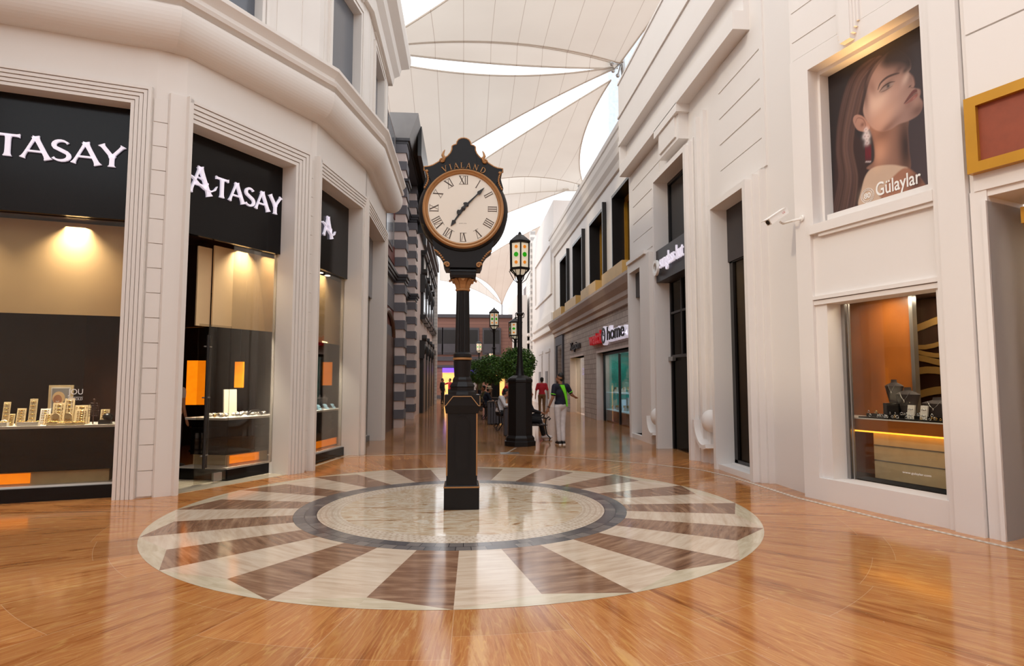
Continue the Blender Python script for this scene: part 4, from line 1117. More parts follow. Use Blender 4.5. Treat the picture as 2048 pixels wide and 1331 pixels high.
# door A with stepped flutes
stepframe(m, ops[1][0], ops[1][1], 6.45, ((.30,.09),(.24,.16),(.18,.23),(.12,.30)))
W.box(m, yy(12.42)+.30, yy(12.42)+.42, 0, 7.05, 0, .16); W.box(m, yy(12.42)+.42, yy(12.42)+.60, 0, 7.12, 0, .08)
# key block above
W.box(m, yy(14.25), yy(12.85), 6.93, 7.6, 0, .22); W.box(m, yy(14.1), yy(13.0), 7.02, 7.5, .22, .26); W.box(m, yy(14.35), yy(12.75), 7.5, 7.7, 0, .30)
# window B
stepframe(m, ops[2][0], ops[2][1], 4.82, ((.24,.10),(.18,.20),(.11,.30)))
W.box(m, ops[2][0], ops[2][1], 0, .10, 0, .26)
# boards
for z in (5.10,5.60,6.11,6.62,7.13): W.box(m, yy(11.2), yy(9.5), z+.02, z+.50, 0, .02)
for z in (5.10,5.60,6.11,6.62,7.13): W.box(m, yy(17.3), yy(14.85), z+.02, z+.50, 0, .02)
W.box(m, yy(9.52), yy(9.40), 5.1, 8.0, 0, .03)
# stacked cornice
y0c, y1c = yy(17.7), yy(9.88)
W.box(m, y0c, y1c, 7.68, 8.02, 0, .30); W.box(m, y0c, y0c+.12, 8.02, 8.60, 0, .30); W.box(m, y0c+.12, y1c, 8.02, 8.60, 0, .10)
W.box(m, y0c, y1c, 8.60, 8.75, 0, .33); W.box(m, y0c, y1c, 8.75, 9.45, 0, .30); W.box(m, y0c, y1c, 9.45, 9.52, 0, .34); W.box(m, y0c, y1c, 9.52, 10.50, 0, .30); W.box(m, y0c, y1c, 10.50, 10.56, -.3, .33)
W.box(m, y0c, W.L, 9.9, 10.5, -.5, 0); W.box(m, 0, .5, 0, 10.5, -2.5, -.4)

struct(m, 'wall_right', 'paint2')
# glazing A
t = sempty('window_51'); m = MB(); a,b = ops[1][0], ops[1][1]
for q in ((a,a+.05,4.7,6.45),(b-.05,b,4.7,6.45),(a,b,6.38,6.45)): W.box(m,*q,-.14,-.06)
m.build('window_frame','darkframe',t); m = MB(); W.box(m,a,b,4.7,6.45,-.11,-.10); m.build('pane','blackpanel',t)
t = thing('shop_sign', 'charcoal sign box with raised white sunglasses shop lettering over the tall narrow door', 'shop sign', W.P((a+b)/2,.1,3.95))
m = MB(); W.box(m,a+.005,b-.005,3.97,4.74,-.15,.26); m.build('sign_panel','signblack',t)
w_ = fit_text(text_mb('sunglass hut', .4, .04, spacing=.95), 1.55, .42); W.put(w_, a+.42, .30, 4.14); w_.build('lettering','letter',t)
m = MB(); pr_ = [(0,0)]; m.lathe([(.12,-.03),(.19,-.03),(.19,.03),(.12,.03),(.12,-.03)], 24, (0,0,0), 'Y', cap=False); W.put(m, a+.20, .33, 4.30); m.build('logo_ring','white',t)
t = sempty('door_6'); m = MB()
for q in ((a,a+.07,0,3.97),(b-.05,b,0,3.97),(a,b,2.15,2.22),(a+.75,a+.81,2.2,3.97),(a,b,3.2,3.25)): W.box(m,*q,-.14,-.06)
m.build('door_frame','darkframe',t); m = MB(); W.box(m,a,b,.02,3.97,-.11,-.10); m.build('pane','glassdark',t)
m = MB(); W.box(m,a-.02,a+.30,2.08,2.18,-.08,-.0); m.build('door_closer','steel',t)
m = MB(); W.box(m,a-.4,b+.4,0,4.0,-2.4,-2.3); W.box(m,a-.4,a-.3,0,4,-2.3,-.5); W.box(m,b+.3,b+.4,0,4,-2.3,-.5); W.box(m,a-.4,b+.4,4,4.1,-2.4,-.5); struct(m,'wall_sunglass_back','darkwood')
# eyewear on the back wall
for i in range(6):
    for j in range(3):
        s_ = a+.15+j*.36; z_ = .9+i*.22; mb = MB()
        for dx in (-.045,.045): mb.tube([(dx+.035*math.cos(q),-.0,.028*math.sin(q)) for q in np.linspace(0,2*PI,11)[:-1]], .006, 5, closed=True)
        mb.tube([(-.012,0,.01),(.012,0,.01)], .004, 5)
        p = W.P(s_, -.62, z_); mb.xf(lambda x,y,z: W.P(s_+x, -.62+y, z_+z))
        o = mb.build('sunglasses', 'jewel' if (i+j)%2 else 'silver', loc=p); tag(o, 'small pair of glasses on the rack inside the tall narrow door', 'sunglasses', 'eyewear inside the tall narrow door')
m = MB(); W.box(m, a+.05, a+1.1, .78, 2.15, -.70, -.66); m.v and None
single(m,'display_rack','darkframe','dark eyewear rack just inside the tall narrow door','display rack')
# glazing B
a,b = ops[2][0], ops[2][1]
t = sempty('window_52'); m = MB()
for q in ((a,a+.10,.12,3.85),(b-.05,b,.12,3.85),(a,b,.12,.18),(a,b,3.80,3.86),(a+.10,a+.13,.12,3.85)): W.box(m,*q,-.12,-.05)
m.build('window_frame','darkframe',t); m = MB(); W.box(m,a,b,.12,3.85,-.10,-.09); m.build('pane','glassdark',t)
m = MB(); W.box(m,a,b,3.82,4.82,-.10,-.02); o = single(m,'fascia_panel','signblack','blank charcoal fascia panel above the tall glass shop window','fascia panel')
m = MB(); W.box(m,a-.3,b+.4,0,4.0,-1.9,-1.8); W.box(m,a-.3,a-.2,0,4,-1.8,-.5); W.box(m,b+.3,b+.4,0,4,-1.8,-.5); W.box(m,a-.3,b+.4,4,4.1,-1.9,-.5); struct(m,'wall_window_back','taupe')
m = MB(); W.box(m,a+.75,b+.3,1.0,2.35,-1.6,-1.5); t = single(m,'lit_shelf_unit','warmshop','warm lit shelf unit inside the tall glass shop window','shelf unit')
m = MB(); W.box(m,a+.75,b+.3,2.9,3.3,-1.5,-1.2); single(m,'storage_box','wood','orange wooden box high inside the tall glass shop window','box')
m = MB(); W.box(m,a+.8,b+.3,.15,.75,-1.5,-1.1); single(m,'low_cabinet','wood','low wooden cabinet inside the tall glass shop window','cabinet')
arealamp('window_light', W.P(a+.8,-.7,3.9), .3, 14)
# narrow far opening glazing
a,b = ops[0][0], ops[0][1]
t = sempty('window_53'); m = MB(); W.box(m,a,b,.12,4.7,-.30,-.28); m.build('pane','taupe',t)
m = MB(); W.box(m,a,b,4.0,4.7,-.26,-.05); single(m,'fascia_panel','signblack','small dark fascia panel in the narrow slot window next to the stone block shop','fascia panel')
# scroll ornaments at wall foot
for i,(y,lab,k3) in enumerate(((15.05,'white scroll ornament at the wall foot beside the far pier',1.0),(11.75,'white scroll ornament at the wall foot between the two dark shop openings',1.15))):
    t = thing('scroll_ornament', lab, 'wall ornament', (4.75,y,.2))
    m = MB(); m.ell((4.80,y,.72*k3),(.17,.22,.22),18,12); m.build('boss','paint2',t)
    m = MB(); n_ = 16
    for j in range(n_):
        a0_, a1_ = R(180+110*j/n_), R(180+110*(j+1)/n_); r0_, r1_ = .40*k3, .47*k3
        pt = lambda rr_, aa, xx: (xx, y+rr_*math.cos(aa)*-1*.9, .72*k3+rr_*math.sin(aa)*1.0)
        m.hexa([pt(r0_,a0_,4.62),pt(r0_,a1_,4.62),pt(r1_,a1_,4.62),pt(r1_,a0_,4.62),pt(r0_,a0_,4.9),pt(r0_,a1_,4.9),pt(r1_,a1_,4.9),pt(r1_,a0_,4.9)])
    m.build('volute','paint2',t)
# CCTV camera
t = thing('security_camera', 'white box security camera on a bracket beside the poster', 'security camera', (4.5,8.55,3.9))
P0 = Vector(G.P(.13,.0,3.92)); P1 = Vector((4.60,8.52,3.93)); 
m = MB(); m.tube([P0, P0+Vector((-.13,.02,-.03)), P1+Vector((.05,.02,-.02)), P1], .018, 8); m.lathe([(0,0),(.045,0),(.045,.02),(0,.02)],14,(P0.x-.02,P0.y,P0.z),'X'); m.build('bracket','white',t)
bd = MB(); L_ = .36
bd.box(-L_/2,L_/2,-.055,.055,-.045,.045); bd.box(-L_/2-.06,L_/2-.02,-.065,.065,.045,.055); bd.box(-L_/2-.06,-L_/2,-.065,.065,.02,.055)
def cf(x,y,z):
    v = Vector((x,y,z)); v.rotate(Matrix.Rotation(R(28),3,'Y')@Matrix.Identity(3)); v.rotate(Matrix.Rotation(R(25),3,'Z')); return tuple(v+P1+Vector((-.03,-.05,.07)))
bd = MB(); bd.box(-.17,.17,-.055,.055,-.045,.045); bd.box(-.22,.16,-.065,.065,.045,.056)
def cf(x,y,z):
    v = Vector((x,y,z)); v.rotate(Matrix.Rotation(R(-33),3,'Y')); v.rotate(Matrix.Rotation(R(6),3,'Z')); return tuple(v+P1+Vector((-.06,-.02,.07)))
bd.xf(cf).build('housing','white',t)
m = MB(); m.lathe([(0,0),(.035,0),(.035,.012),(0,.012)],14,(-.18,0,0),'X').xf(cf).build('lens','darkframe',t)
w_ = fit_text(text_mb('LG', .05, .001), .045, .028).xf(lambda x,y,z:(x+.07,-.0575,z-.01)).xf(cf).build('lettering','redsign',t)

# ---- stone block shops x = 5.45
S = Fr((5.45,36.3), (5.45,18.2)); sy = lambda y: 36.3-y; m = MB()
opsS = [(sy(35.6),sy(33.6),0,4.0),(sy(31.2),sy(27.7),0,2.75),(sy(24.9),sy(19.7),0,2.72)]
facade(m, S, 0, S.L, opsS, 0, 4.45, .5); struct(m, 'wall_right_blocks', 'blocks')
m = MB(); up = [(sy(34.4),sy(31.4)),(sy(30.3),sy(27.2)),(sy(26.1),sy(23.0)),(sy(22.0),sy(19.0))]
facade(m, S, 0, S.L, [(a,b,4.9,8.42) for a,b in up], 4.45, 9.6, .6); struct(m, 'wall_right_upper', 'paint2')
m = MB(); sp = [(5.45,36.4),(5.45,18.2)]
sweep(m, sp, [(0,4.15),(.10,4.15),(.12,4.32),(.20,4.40),(.22,4.55),(.36,4.72),(.46,4.92),(.46,5.02),(0,5.06)])
struct(m, 'trim_right_ledge', 'taupe')
m = MB(); sweep(m, sp, [(0,9.05),(.08,9.05),(.14,9.25),(.24,9.4),(.28,9.6),(.34,9.75),(.36,9.98),(.40,10.02),(.42,10.18),(0,10.25)]); struct(m, 'trim_right_cornice', 'paint')
m = MB()
for a,b,z1_ in ((sy(31.2),sy(27.7),2.75),(sy(24.9),sy(19.7),2.72)):
    for q in ((a-.0,a+.05,0,z1_),(a,b,z1_,z1_+.08)): S.box(m,*q,-.45,.05)
struct(m,'trim_shop_surround','pinkband')
m = MB(); 
for q in ((sy(35.6)-.3,sy(35.6),0,4.1),(sy(33.6),sy(33.6)+.3,0,4.1),(sy(35.6),sy(33.6),3.6,4.1)): S.box(m,*q,0,.1)
struct(m,'trim_dark_doorway','rain'); m = MB(); S.box(m,sy(35.6),sy(33.6),0,3.6,-.4,-.35); struct(m,'door_7','taupe')
for i,(a,b) in enumerate(up):
    t = sempty('window_%d' % (60+i)); m = MB()
    S.box(m,a+.01,a+.10,4.9,8.41,-.55,.05); S.box(m,b-.10,b-.01,4.9,8.5,-.55,.16); S.box(m,a+.10,b-.10,8.30,8.41,-.55,.05); m.build('reveal','darkframe',t)
    m = MB()
    for q in ((a+.10,a+.22,4.9,8.3),(b-.22,b-.1,4.9,8.3),(a+.1,b-.1,8.15,8.3),((a+b)/2-.05,(a+b)/2+.05,4.9,8.3)): S.box(m,*q,-.50,-.40)
    m.build('window_frame','goldframe',t); m = MB(); S.box(m,a+.1,b-.1,4.9,8.3,-.52,-.50); m.build('pane','blackpanel',t)
    m = MB(); S.box(m,a+.05,b-.05,5.03,5.45,.0,.45)
    single(m,'sill_box','goldbox',('sand coloured box below the farthest tall black upper window','sand coloured box below the second tall black upper window from the far end','sand coloured box below the third tall black upper window from the far end','sand coloured box below the tall black upper window next to the white house')[i],'window box')
# watch shop sign
t = thing('shop_sign', 'red and black watch shop lettering with a dial on the stone block wall', 'shop sign', S.P(sy(23),.1,3.1))
w_ = fit_text(text_mb('watch', .5, .16, offset=.012), 2.45, .50); S.put(w_, sy(25.75), .10, 3.08); w_.build('lettering','redsign',t)
w_ = fit_text(text_mb('home', .5, .10, offset=.045), 2.55, .60); S.put(w_, sy(22.36), .06, 3.03); w_.build('lettering_halo','letter',t)
w_ = fit_text(text_mb('home', .5, .04), 2.40, .50); S.put(w_, sy(22.28), .20, 3.08); w_.build('lettering','hand',t)
m = MB(); m.lathe([(0,.0),(.36,.0),(.36,.12),(0,.12)],28,(0,0,0),'Y'); S.put(m, sy(22.88), .06, 3.30); m.build('dial_logo','letter',t)
m = MB(); m.lathe([(.22,.0),(.30,.0),(.30,.03),(.22,.03),(.22,0)],28,(0,0,0),'Y',cap=False); m.tube([(0,.02,0),(0,.02,.14)],.02,6); m.tube([(0,.02,0),(.1,.02,0)],.02,6); S.put(m, sy(22.88), .19, 3.30); m.build('dial_ring','hand',t)
t = thing('shop_sign', 'small dark handwritten style lettering on the stone block wall', 'shop sign', S.P(sy(30),.1,3.0))
w_ = fit_text(text_mb('Xepion', .5, .08), 2.6, .50); S.put(w_, sy(31.0), .05, 3.0); w_.build('lettering','signblack',t)
# watch shop window
a,b = opsS[2][0], opsS[2][1]
t = sempty('window_70'); m = MB()
for q in ((a+.05,a+.15,0,2.72),((a+b)/2-.03,(a+b)/2+.03,0,2.6),(a,b,2.62,2.72)): S.box(m,*q,-.3,-.22)
m.build('window_frame','darkframe',t); m = MB(); S.box(m,a+.1,b,.04,2.65,-.27,-.26); m.build('pane','glass',t)
m = MB(); S.box(m,a-.1,b,0,2.8,-1.9,-1.8); S.box(m,a-.1,a,0,2.75,-1.8,-.5); struct(m,'wall_watch_back','teal')
m = MB(); S.box(m,a,b,2.75,2.8,-1.9,-.5); struct(m,'ceiling_watch','paint2')
t = thing('display_shelves','tiered glass display shelves in the watch shop window','display shelves',S.P((a+b)/2,-.8,0))
m = MB(); S.box(m,a+.15,b,0,.42,-1.2,-.35); m.build('base','wood',t)
for z in (.44,1.12): m = MB(); S.box(m,a+.15,b,z,z+.03,-1.3,-.32); m.build('shelf','cyan',t)
m = MB(); S.box(m,a+.15,b,.47,1.1,-1.3,-1.26); m.build('back_panel','cyan',t)
rnd = random.Random(3)
def wstand():
    mb = MB(); mb.hexa([(-.03,-.03,0),(.03,-.03,0),(.03,.03,0),(-.03,.03,0),(-.025,.0,.10),(.025,.0,.10),(.025,.02,.10),(-.025,.02,.10)])
    return mb
wsp = None
for lvl,z,cnt in ((0,.47,22),(1,1.15,22)):
    for i in range(cnt):
        s_ = a+.3+(b-a-.5)*i/cnt; d_ = -.45-rnd.random()*.5; p = S.P(s_, d_, z)
        if wsp is None:
            wsp = thing('watch_stand','','',p); local(wsp); wstand().build('stand','shelfwhite',wsp)
            q = MB(); q.lathe([(0,-.012),(.024,-.012),(.024,.0),(0,.0)],12,(0,-.02,.075),'Y'); q.build('watch','jewel',wsp); r_ = wsp
        else: r_ = copy_tree(wsp)
        r_.location = p; r_.rotation_euler[2] = R(-90)+rnd.uniform(-.3,.3); k_ = rnd.uniform(1.1,2.2); r_.scale = (k_,k_,k_)
        r_['label'] = ('small watch on a stand on the lower blue shelf of the watch shop window','small watch on a stand on the upper shelf of the watch shop window')[lvl]; r_['category'] = 'watch stand'; r_['group'] = ('watch stands on the lower shelf','watch stands on the upper shelf')[lvl]
for i in range(5):
    p0 = a+.5+i*.9; m = MB(); S.box(m,p0,p0+.28,.48,.85+.1*(i%2),-1.0,-.8); single(m,'display_block','shelfwhite' if i%2 else 'cyan',('tall pale display block at the far end of the watch shop window','second pale display block from the far end of the watch shop window','middle pale display block in the watch shop window','fourth pale display block from the far end of the watch shop window','pale display block nearest the white house in the watch shop window')[i],'display block')
for i in range(4): arealamp('watch_light', S.P(a+.6+i*1.2,-.7,2.7), .2, 10, (.85,.97,1))
# next shop window
a,b = opsS[1][0], opsS[1][1]
t = sempty('window_71'); m = MB(); S.box(m,a+.1,b,.04,2.7,-.27,-.26); m.build('pane','glassclear',t)
m = MB(); S.box(m,a,b,0,2.8,-1.4,-1.3); S.box(m,b-.1,b,0,2.8,-1.3,-.5); struct(m,'wall_shop_cream','yellowshop')
t = thing('clothes_rail','dark display table inside the pale yellow shop window','display table',S.P(b-.9,-.7,0)); m = MB(); S.box(m,b-1.5,b-.1,1.05,1.09,-1.0,-.5); m.build('table_top','darkframe',t)
for s_ in (b-1.45,b-.15): m = MB(); S.box(m,s_,s_+.04,0,1.05,-.55,-.5); m.build('leg','darkframe',t)
arealamp('shop_light', S.P(a+1.5,-.8,2.6), .4, 30, (1,.93,.75))
# ---- white house beyond and siding house
m = MB(); m.box(5.35,8.5,36.4,48,0,12.55); m.box(5.25,5.35,37.3,45.3,6.9,7.1); m.box(5.25,5.35,37.3,45.3,10.0,10.2); m.box(5.25,5.35,37.0,37.3,6.9,10.2); m.box(5.25,5.35,45.3,45.6,6.9,10.2)
m.box(5.2,5.35,36.5,47,5.2,5.7); m.box(5.12,5.35,36.5,47,4.6,4.75)
for y in (38,41.5): m.box(5.27,5.35,y,y+2.2,3.4,3.6); m.box(5.27,5.35,y+.3,y+1.9,0,3.3)
struct(m, 'wall_right_far', 'paint2')
for i,y in enumerate((38.6,42.1)): m = MB(); m.box(5.24,5.30,y,y+1.0,0,2.2); struct(m,'door_%d'%(20+i),'greystone')
m = MB(); m.box(5.35,9,48.5,62,0,13); m.box(5.2,5.6,48.0,48.6,0,13.5); struct(m,'wall_right_siding','siding')
t = sempty('window_80'); MB().box(5.28,5.36,52,54.5,6.2,10.0).build('window_frame','white',t); MB().box(5.26,5.29,52.3,54.2,6.5,9.7).build('pane','brown',t)
m = MB()
for z in (2.4,3.6,4.6,5.2): m.box(5.1,5.36,49,60,z,z+.2)
struct(m,'trim_siding_bands','paint2')

# square behind the camera (closes the place; seen in the reflections)
m = MB(); m.box(-14,-7.0,-2,7.2,0,10.5); struct(m,'wall_square_left','paint')
m = MB(); m.box(7.2,12,-12,3.2,0,11); struct(m,'wall_square_right','paint2')
m = MB(); m.box(-12,12,-13,-12,0,10); struct(m,'wall_square_back','paint')
k = 0
for y in (-9,-6,-3,0):
    k += 1; t = sempty('window_%d'%(90+k)); MB().box(7.12,7.2,y,y+1.9,0,3.0).build('pane','blackpanel',t); MB().box(7.1,7.2,y,y+1.9,4.6,8.0).build('pane','darkframe',t)
# ================================================================= TENSILE SAILS, cables and masts
def ctrl(p0, p1, bow, n=21):
    """edge from p0 to p1 bowed by vector"""
    p0, p1, b = Vector(p0), Vector(p1), Vector(bow)
    return [p0.lerp(p1, i/(n-1))+b*(4*(i/(n-1))*(1-i/(n-1))) for i in range(n)]
def coons(bot, rgt, top, lft, sag=(0,0,0)):
    n = len(bot); mb = MB(); vs_ = []
    for j in range(n):
        v = j/(n-1)
        for i in range(n):
            u = i/(n-1)
            p = bot[i]*(1-v)+top[i]*v+lft[j]*(1-u)+rgt[j]*u-(bot[0]*(1-u)*(1-v)+bot[-1]*u*(1-v)+top[0]*(1-u)*v+top[-1]*u*v)
            p = p+Vector(sag)*(16*u*(1-u)*v*(1-v)); vs_.append(tuple(p))
    fs = [(j*n+i, j*n+i+1, (j+1)*n+i+1, (j+1)*n+i) for j in range(n-1) for i in range(n-1)]
    return mb.add(vs_, fs, 0, True)
_Y = R(4.450); _P = R(4.393)
def at(px, py, Y):       # point of the street at depth Y seen in that direction
    f = Vector((math.sin(_Y)*math.cos(_P), math.cos(_Y)*math.cos(_P), math.sin(_P))); r = Vector((math.cos(_Y), -math.sin(_Y), 0)); u = r.cross(f)
    d = f*1230+r*(px-1024)-u*(py-665.5); return Vector((0,0,1.62))+d*(Y/d.y)
def sail(name, corners, bows, label, sag=(0,0,.0), n=25):
    a, b, c, d = corners
    bot = ctrl(a,b,bows[0],n); rg = ctrl(b,c,bows[1],n); tp = ctrl(d,c,bows[2],n); lf = ctrl(a,d,bows[3],n)
    mb = coons(bot, rg, tp, lf, sag)
    t = thing(name, label, 'shade sail', tuple(a))
    o = mb.build('membrane', 'sail', t)
    e = MB()
    for edge in (bot, rg, tp, lf): 
        if (edge[0]-edge[-1]).length > .3: e.tube([tuple(p) for p in edge], .035, 6)
    e.build('edge_cable', 'sail', t)
    return t
mastA = at(1240,126,24.5); mastB = at(1168,371,39)
# A: nearest, spans over the square to the mast
aL = at(740,96,21.0); aQ = Vector((8.5,7.5,15.5)); 
sail('shade_sail', [aL, mastA, aQ+Vector((0,1,0)), aQ], [(0,0,.55),(0,-1,-.3),(0,0,0),(.6,.4,-.2)], 'large white shade sail closest to the camera, spanning above the clock')
sail('shade_sail', [at(740,100,21.2), mastA+Vector((0,.4,-.02)), mastA+Vector((0,.2,.05)), at(740,96,21.2)], [(0,.3,-.02),(0,0,0),(0,0,.55),(0,0,0)], 'narrow curled shade sail edge under the largest sail')
# B: large, from the mast down to the left roofs
sail('shade_sail', [at(700,455,33), at(1229,137,24.6), at(1226,134,24.7), at(700,106,23.5)], [(0,0,.55),(0,0,0),(0,0,-.62),(.0,0,0)], 'wide shade sail behind the clock crest hanging from the tall mast')
# C
sail('shade_sail', [at(800,440,40), mastB, at(1222,160,25.2), at(800,436,40)], [(0,0,1.55),(-.75,0,-.1),(0,0,.2),(0,0,0)], 'pointed shade sail between the two mast heads')
# D light band, E, F
sail('shade_sail', [at(860,410,45), at(1160,381,40), mastB+Vector((.1,.1,.05)), at(860,408,45)], [(0,0,.25),(0,0,0),(0,0,1.7),(0,0,0)], 'slim shade sail strip just under the second mast head')
sail('shade_sail', [at(880,485,62), at(1138,379,40), at(1136,377,40), at(880,425,55)], [(0,0,.2),(0,0,0),(0,0,.5),(0,0,0)], 'small triangular shade sail beneath the second mast head')
tip = at(1004,609,88)
sail('shade_sail', [tip, at(1110,500,70), at(1105,440,62), at(925,545,75)], [(-.8,0,1.0),(0,0,0),(0,0,.3),(.6,0,.8)], 'shade sail drawn down to a pointed tip over the far houses')
sail('shade_sail', [at(880,560,80), tip, tip+Vector((0,.2,.1)), at(880,515,80)], [(0,0,.6),(0,0,0),(0,0,.8),(0,0,0)], 'thin far shade sail stretched to the pointed tip from the dark houses')
def mast(p, label, r_=.11, lean=(.5,.3)):
    t = thing('mast', label, 'mast', (p.x+lean[0]*3, p.y+lean[1]*3, 0)); 
    m = MB(); m.tube([(p.x+lean[0]*3, p.y+lean[1]*3, 0), tuple(p+Vector((.12,.1,.2)))], [r_*1.3, r_], 12); m.build('pole', 'steel', t)
    m = MB()
    for dx,dz in ((-.35,-.05),(-.3,-.35),(-.1,-.55),(.1,.1)): m.tube([tuple(p+Vector((.1,.1,.1))), tuple(p+Vector((dx,0,dz)))], .045, 6); m.ell(tuple(p+Vector((dx,0,dz))), (.09,.07,.09), 8, 6)
    m.build('cable_clamp', 'steel', t)
mast(mastA, 'steel mast holding the sail corners above the white house roof'); mast(mastB, 'steel mast holding sail corners above the stone block shops')
t = thing('mast', 'thin steel pole under the pointed far sail tip', 'mast', (tip.x,tip.y,0)); m = MB(); m.tube([(tip.x,tip.y,0), tuple(tip)], .14, 10); m.build('pole','steel',t)
# glass tower glimpsed past the mast
m = MB(); m.box(17.0,22.0,70,76,0,44); single(m,'glass_tower','blueglass','blue glass tower glimpsed behind the tall mast','tower')

# ================================================================= LAMP POSTS
def lamp():
    t = local(thing('street_lamp', '', 'street lamp'))
    m = MB(); O = lambda prof: m.lathe(prof, 8, smooth=False, rot=PI/8)
    k = 1/math.cos(PI/8)
    O([(.38*k,0),(.38*k,.11),(.35*k,.13),(.35*k,.20),(.30*k,.26),(.29*k,1.56),(.31*k,1.58),(.31*k,1.63),(.28*k,1.67),(.16*k,1.74)])
    m.build('pedestal','black',t)
    m = MB()
    for a in (-PI/2, -PI/4, -3*PI/4):
        q = MB(); q.tube([(.12*math.cos(b_), -.285, .95+.12*math.sin(b_)) for b_ in np.linspace(0,2*PI,21)[:-1]], .010, 6, closed=True)
        q.tube([(-.10,-.284,1.20),(.10,-.284,1.20),(.10,-.284,1.50),(-.10,-.284,1.50)], .008, 6, closed=True)
        q.tube([(-.10,-.284,.34),(.10,-.284,.34),(.10,-.284,.70),(.06,-.284,.77),(-.06,-.284,.77),(-.10,-.284,.70)], .008, 6, closed=True)
        c_, s_ = math.cos(a+PI/2), math.sin(a+PI/2); q.xf(lambda x,y,z:(x*c_-y*s_, x*s_+y*c_, z)); m.merge(q)
    m.build('panel_moulding','black',t)
    m = MB(); m.lathe([(.14,1.70),(.10,1.80),(.085,1.95),(.075,2.1),(.062,2.3),(.06,3.25),(.085,3.27),(.09,3.31),(.06,3.34),(.058,4.20),(.08,4.26),(.05,4.3)],16)
    m.build('pole','black',t)
    m = MB()
    for s in (-1,1): m.tube([(s*.06,0,3.20),(s*.10,0,3.22),(s*.11,0,3.30),(s*.08,0,3.34)],.012,6)
    for a in np.arange(0,2*PI,PI/3): m.tube([(.06*math.cos(a),.06*math.sin(a),4.10),(.16*math.cos(a),.16*math.sin(a),4.18),(.27*math.cos(a),.27*math.sin(a),4.40)],.010,6)
    m.build('scroll_bracket','black',t)
    m = MB(); H6 = lambda prof: m.lathe(prof, 6, smooth=False, rot=PI/6)
    H6([(.07,4.26),(.10,4.27),(.13,4.29)]); 
    H6([(.27,4.415),(.285,4.43),(.285,4.47),(.26,4.48)]); H6([(.26,5.10),(.295,5.12),(.30,5.16),(.24,5.21),(.10,5.33),(.05,5.35),(.045,5.38),(.02,5.42)])
    for a in np.arange(PI/6, 2*PI, PI/3):
        m.tube([(.255*math.cos(a),.255*math.sin(a),4.45),(.265*math.cos(a),.265*math.sin(a),5.12)],.020,6); m.tube([(.10*math.cos(a),.10*math.sin(a),4.28),(.255*math.cos(a),.255*math.sin(a),4.43)],.016,6)
    m.build('lantern_frame','black',t)
    m = MB(); m.lathe([(.235,4.46),(.24,5.11)],6,smooth=False,rot=PI/6); m.lathe([(.10,4.29),(.24,4.43)],6,smooth=False,rot=PI/6); g_ = m.build('lantern_glass','lampglass',t)
    for z,r_,c in ((5.0,.042,'gorange'),(4.80,.060,'ggreen'),(4.60,.042,'gorange')):
        m = MB()
        for a in np.arange(0, 2*PI, PI/3):
            q = MB(); q.lathe([(0,-.012),(r_,-.012),(r_,.004),(0,.004)],14,(0,-.214,z),'Y'); c_, s_ = math.cos(a+PI/6), math.sin(a+PI/6); q.xf(lambda x,y,zz:(x*c_-y*s_, x*s_+y*c_, zz)); m.merge(q)
        m.build('roundel', c, g_)
    return t
L1 = lamp(); labs = ['black street lamp on an octagonal pedestal just behind the clock, with green and orange roundels',
 'shorter black street lamp whose lantern is half hidden behind the nearest lamp pole','black street lamp rising from the ball trees beside the clock column','small distant black street lamp just right of the clock column','tiny most distant street lamp among the ball trees']
pos = [(1.405,15.5,0,1),(2.02,24.2,-1.30,1),(1.55,32.0,0,1),(1.2,50.0,-.55,1),(2.3,52,-1.3,1)]
for i,(x,y,dz,k_) in enumerate(pos):
    o = L1 if i == 0 else copy_tree(L1); o.location = (x,y,0); o.rotation_euler[2] = R((0,8,0,0,0)[i]); o.scale = (1,1,(5.4+dz)/5.4 if i else 1); o['label'] = labs[i]; o['category'] = 'street lamp'; o['group'] = 'street lamps down the middle of the street'
# lantern of the short lamps keeps its proportions: lower pole only
# ================================================================= BALL TREES AND PLANTERS
def balltree(lv=7000, seed=1):
    t = local(thing('ball_tree', '', 'tree')); rnd = random.Random(seed)
    m = MB(); m.tube([(0,0,.55),(.02,.0,1.0),(-.01,.01,1.5),(.01,0,1.9)], [.05,.042,.04,.03], 8)
    for a in (0,1.3,2.6,3.9,5.2): m.tube([(0,0,1.65),(.25*math.cos(a),.25*math.sin(a),2.0),(.45*math.cos(a),.45*math.sin(a),2.25)],[.02,.014,.008],5)
    m.build('trunk','trunk',t)
    m = MB()
    for i in range(lv):
        z = rnd.uniform(-1,1); a = rnd.uniform(0,2*PI); q = math.sqrt(1-z*z); r_ = .72*(rnd.uniform(.35,1)**.35)*(1+.10*math.sin(3*a+z*4)+.08*math.sin(7*a-3*z))
        if rnd.random() < .05: r_ *= 1.12
        c = Vector((r_*q*math.cos(a), r_*q*math.sin(a), 2.2+r_*z*.92))
        d = Vector((rnd.gauss(0,1),rnd.gauss(0,1),rnd.gauss(-.3,.7))).normalized(); n = d.cross(Vector((rnd.gauss(0,1),rnd.gauss(0,1),rnd.gauss(0,1)))).normalized()
        L_, w_ = rnd.uniform(.06,.10), rnd.uniform(.02,.034)
        m.add([c, c+d*L_*.5+n*w_, c+d*L_, c+d*L_*.5-n*w_], [(0,1,2,3)])
    m.build('foliage','leaf',t); return t
T1 = balltree(); tl = ['dense ball shaped green tree directly behind the nearest lamp pedestal','ball shaped green tree in the middle of the row beside the clock column','smaller looking ball shaped tree at the far end of the row']
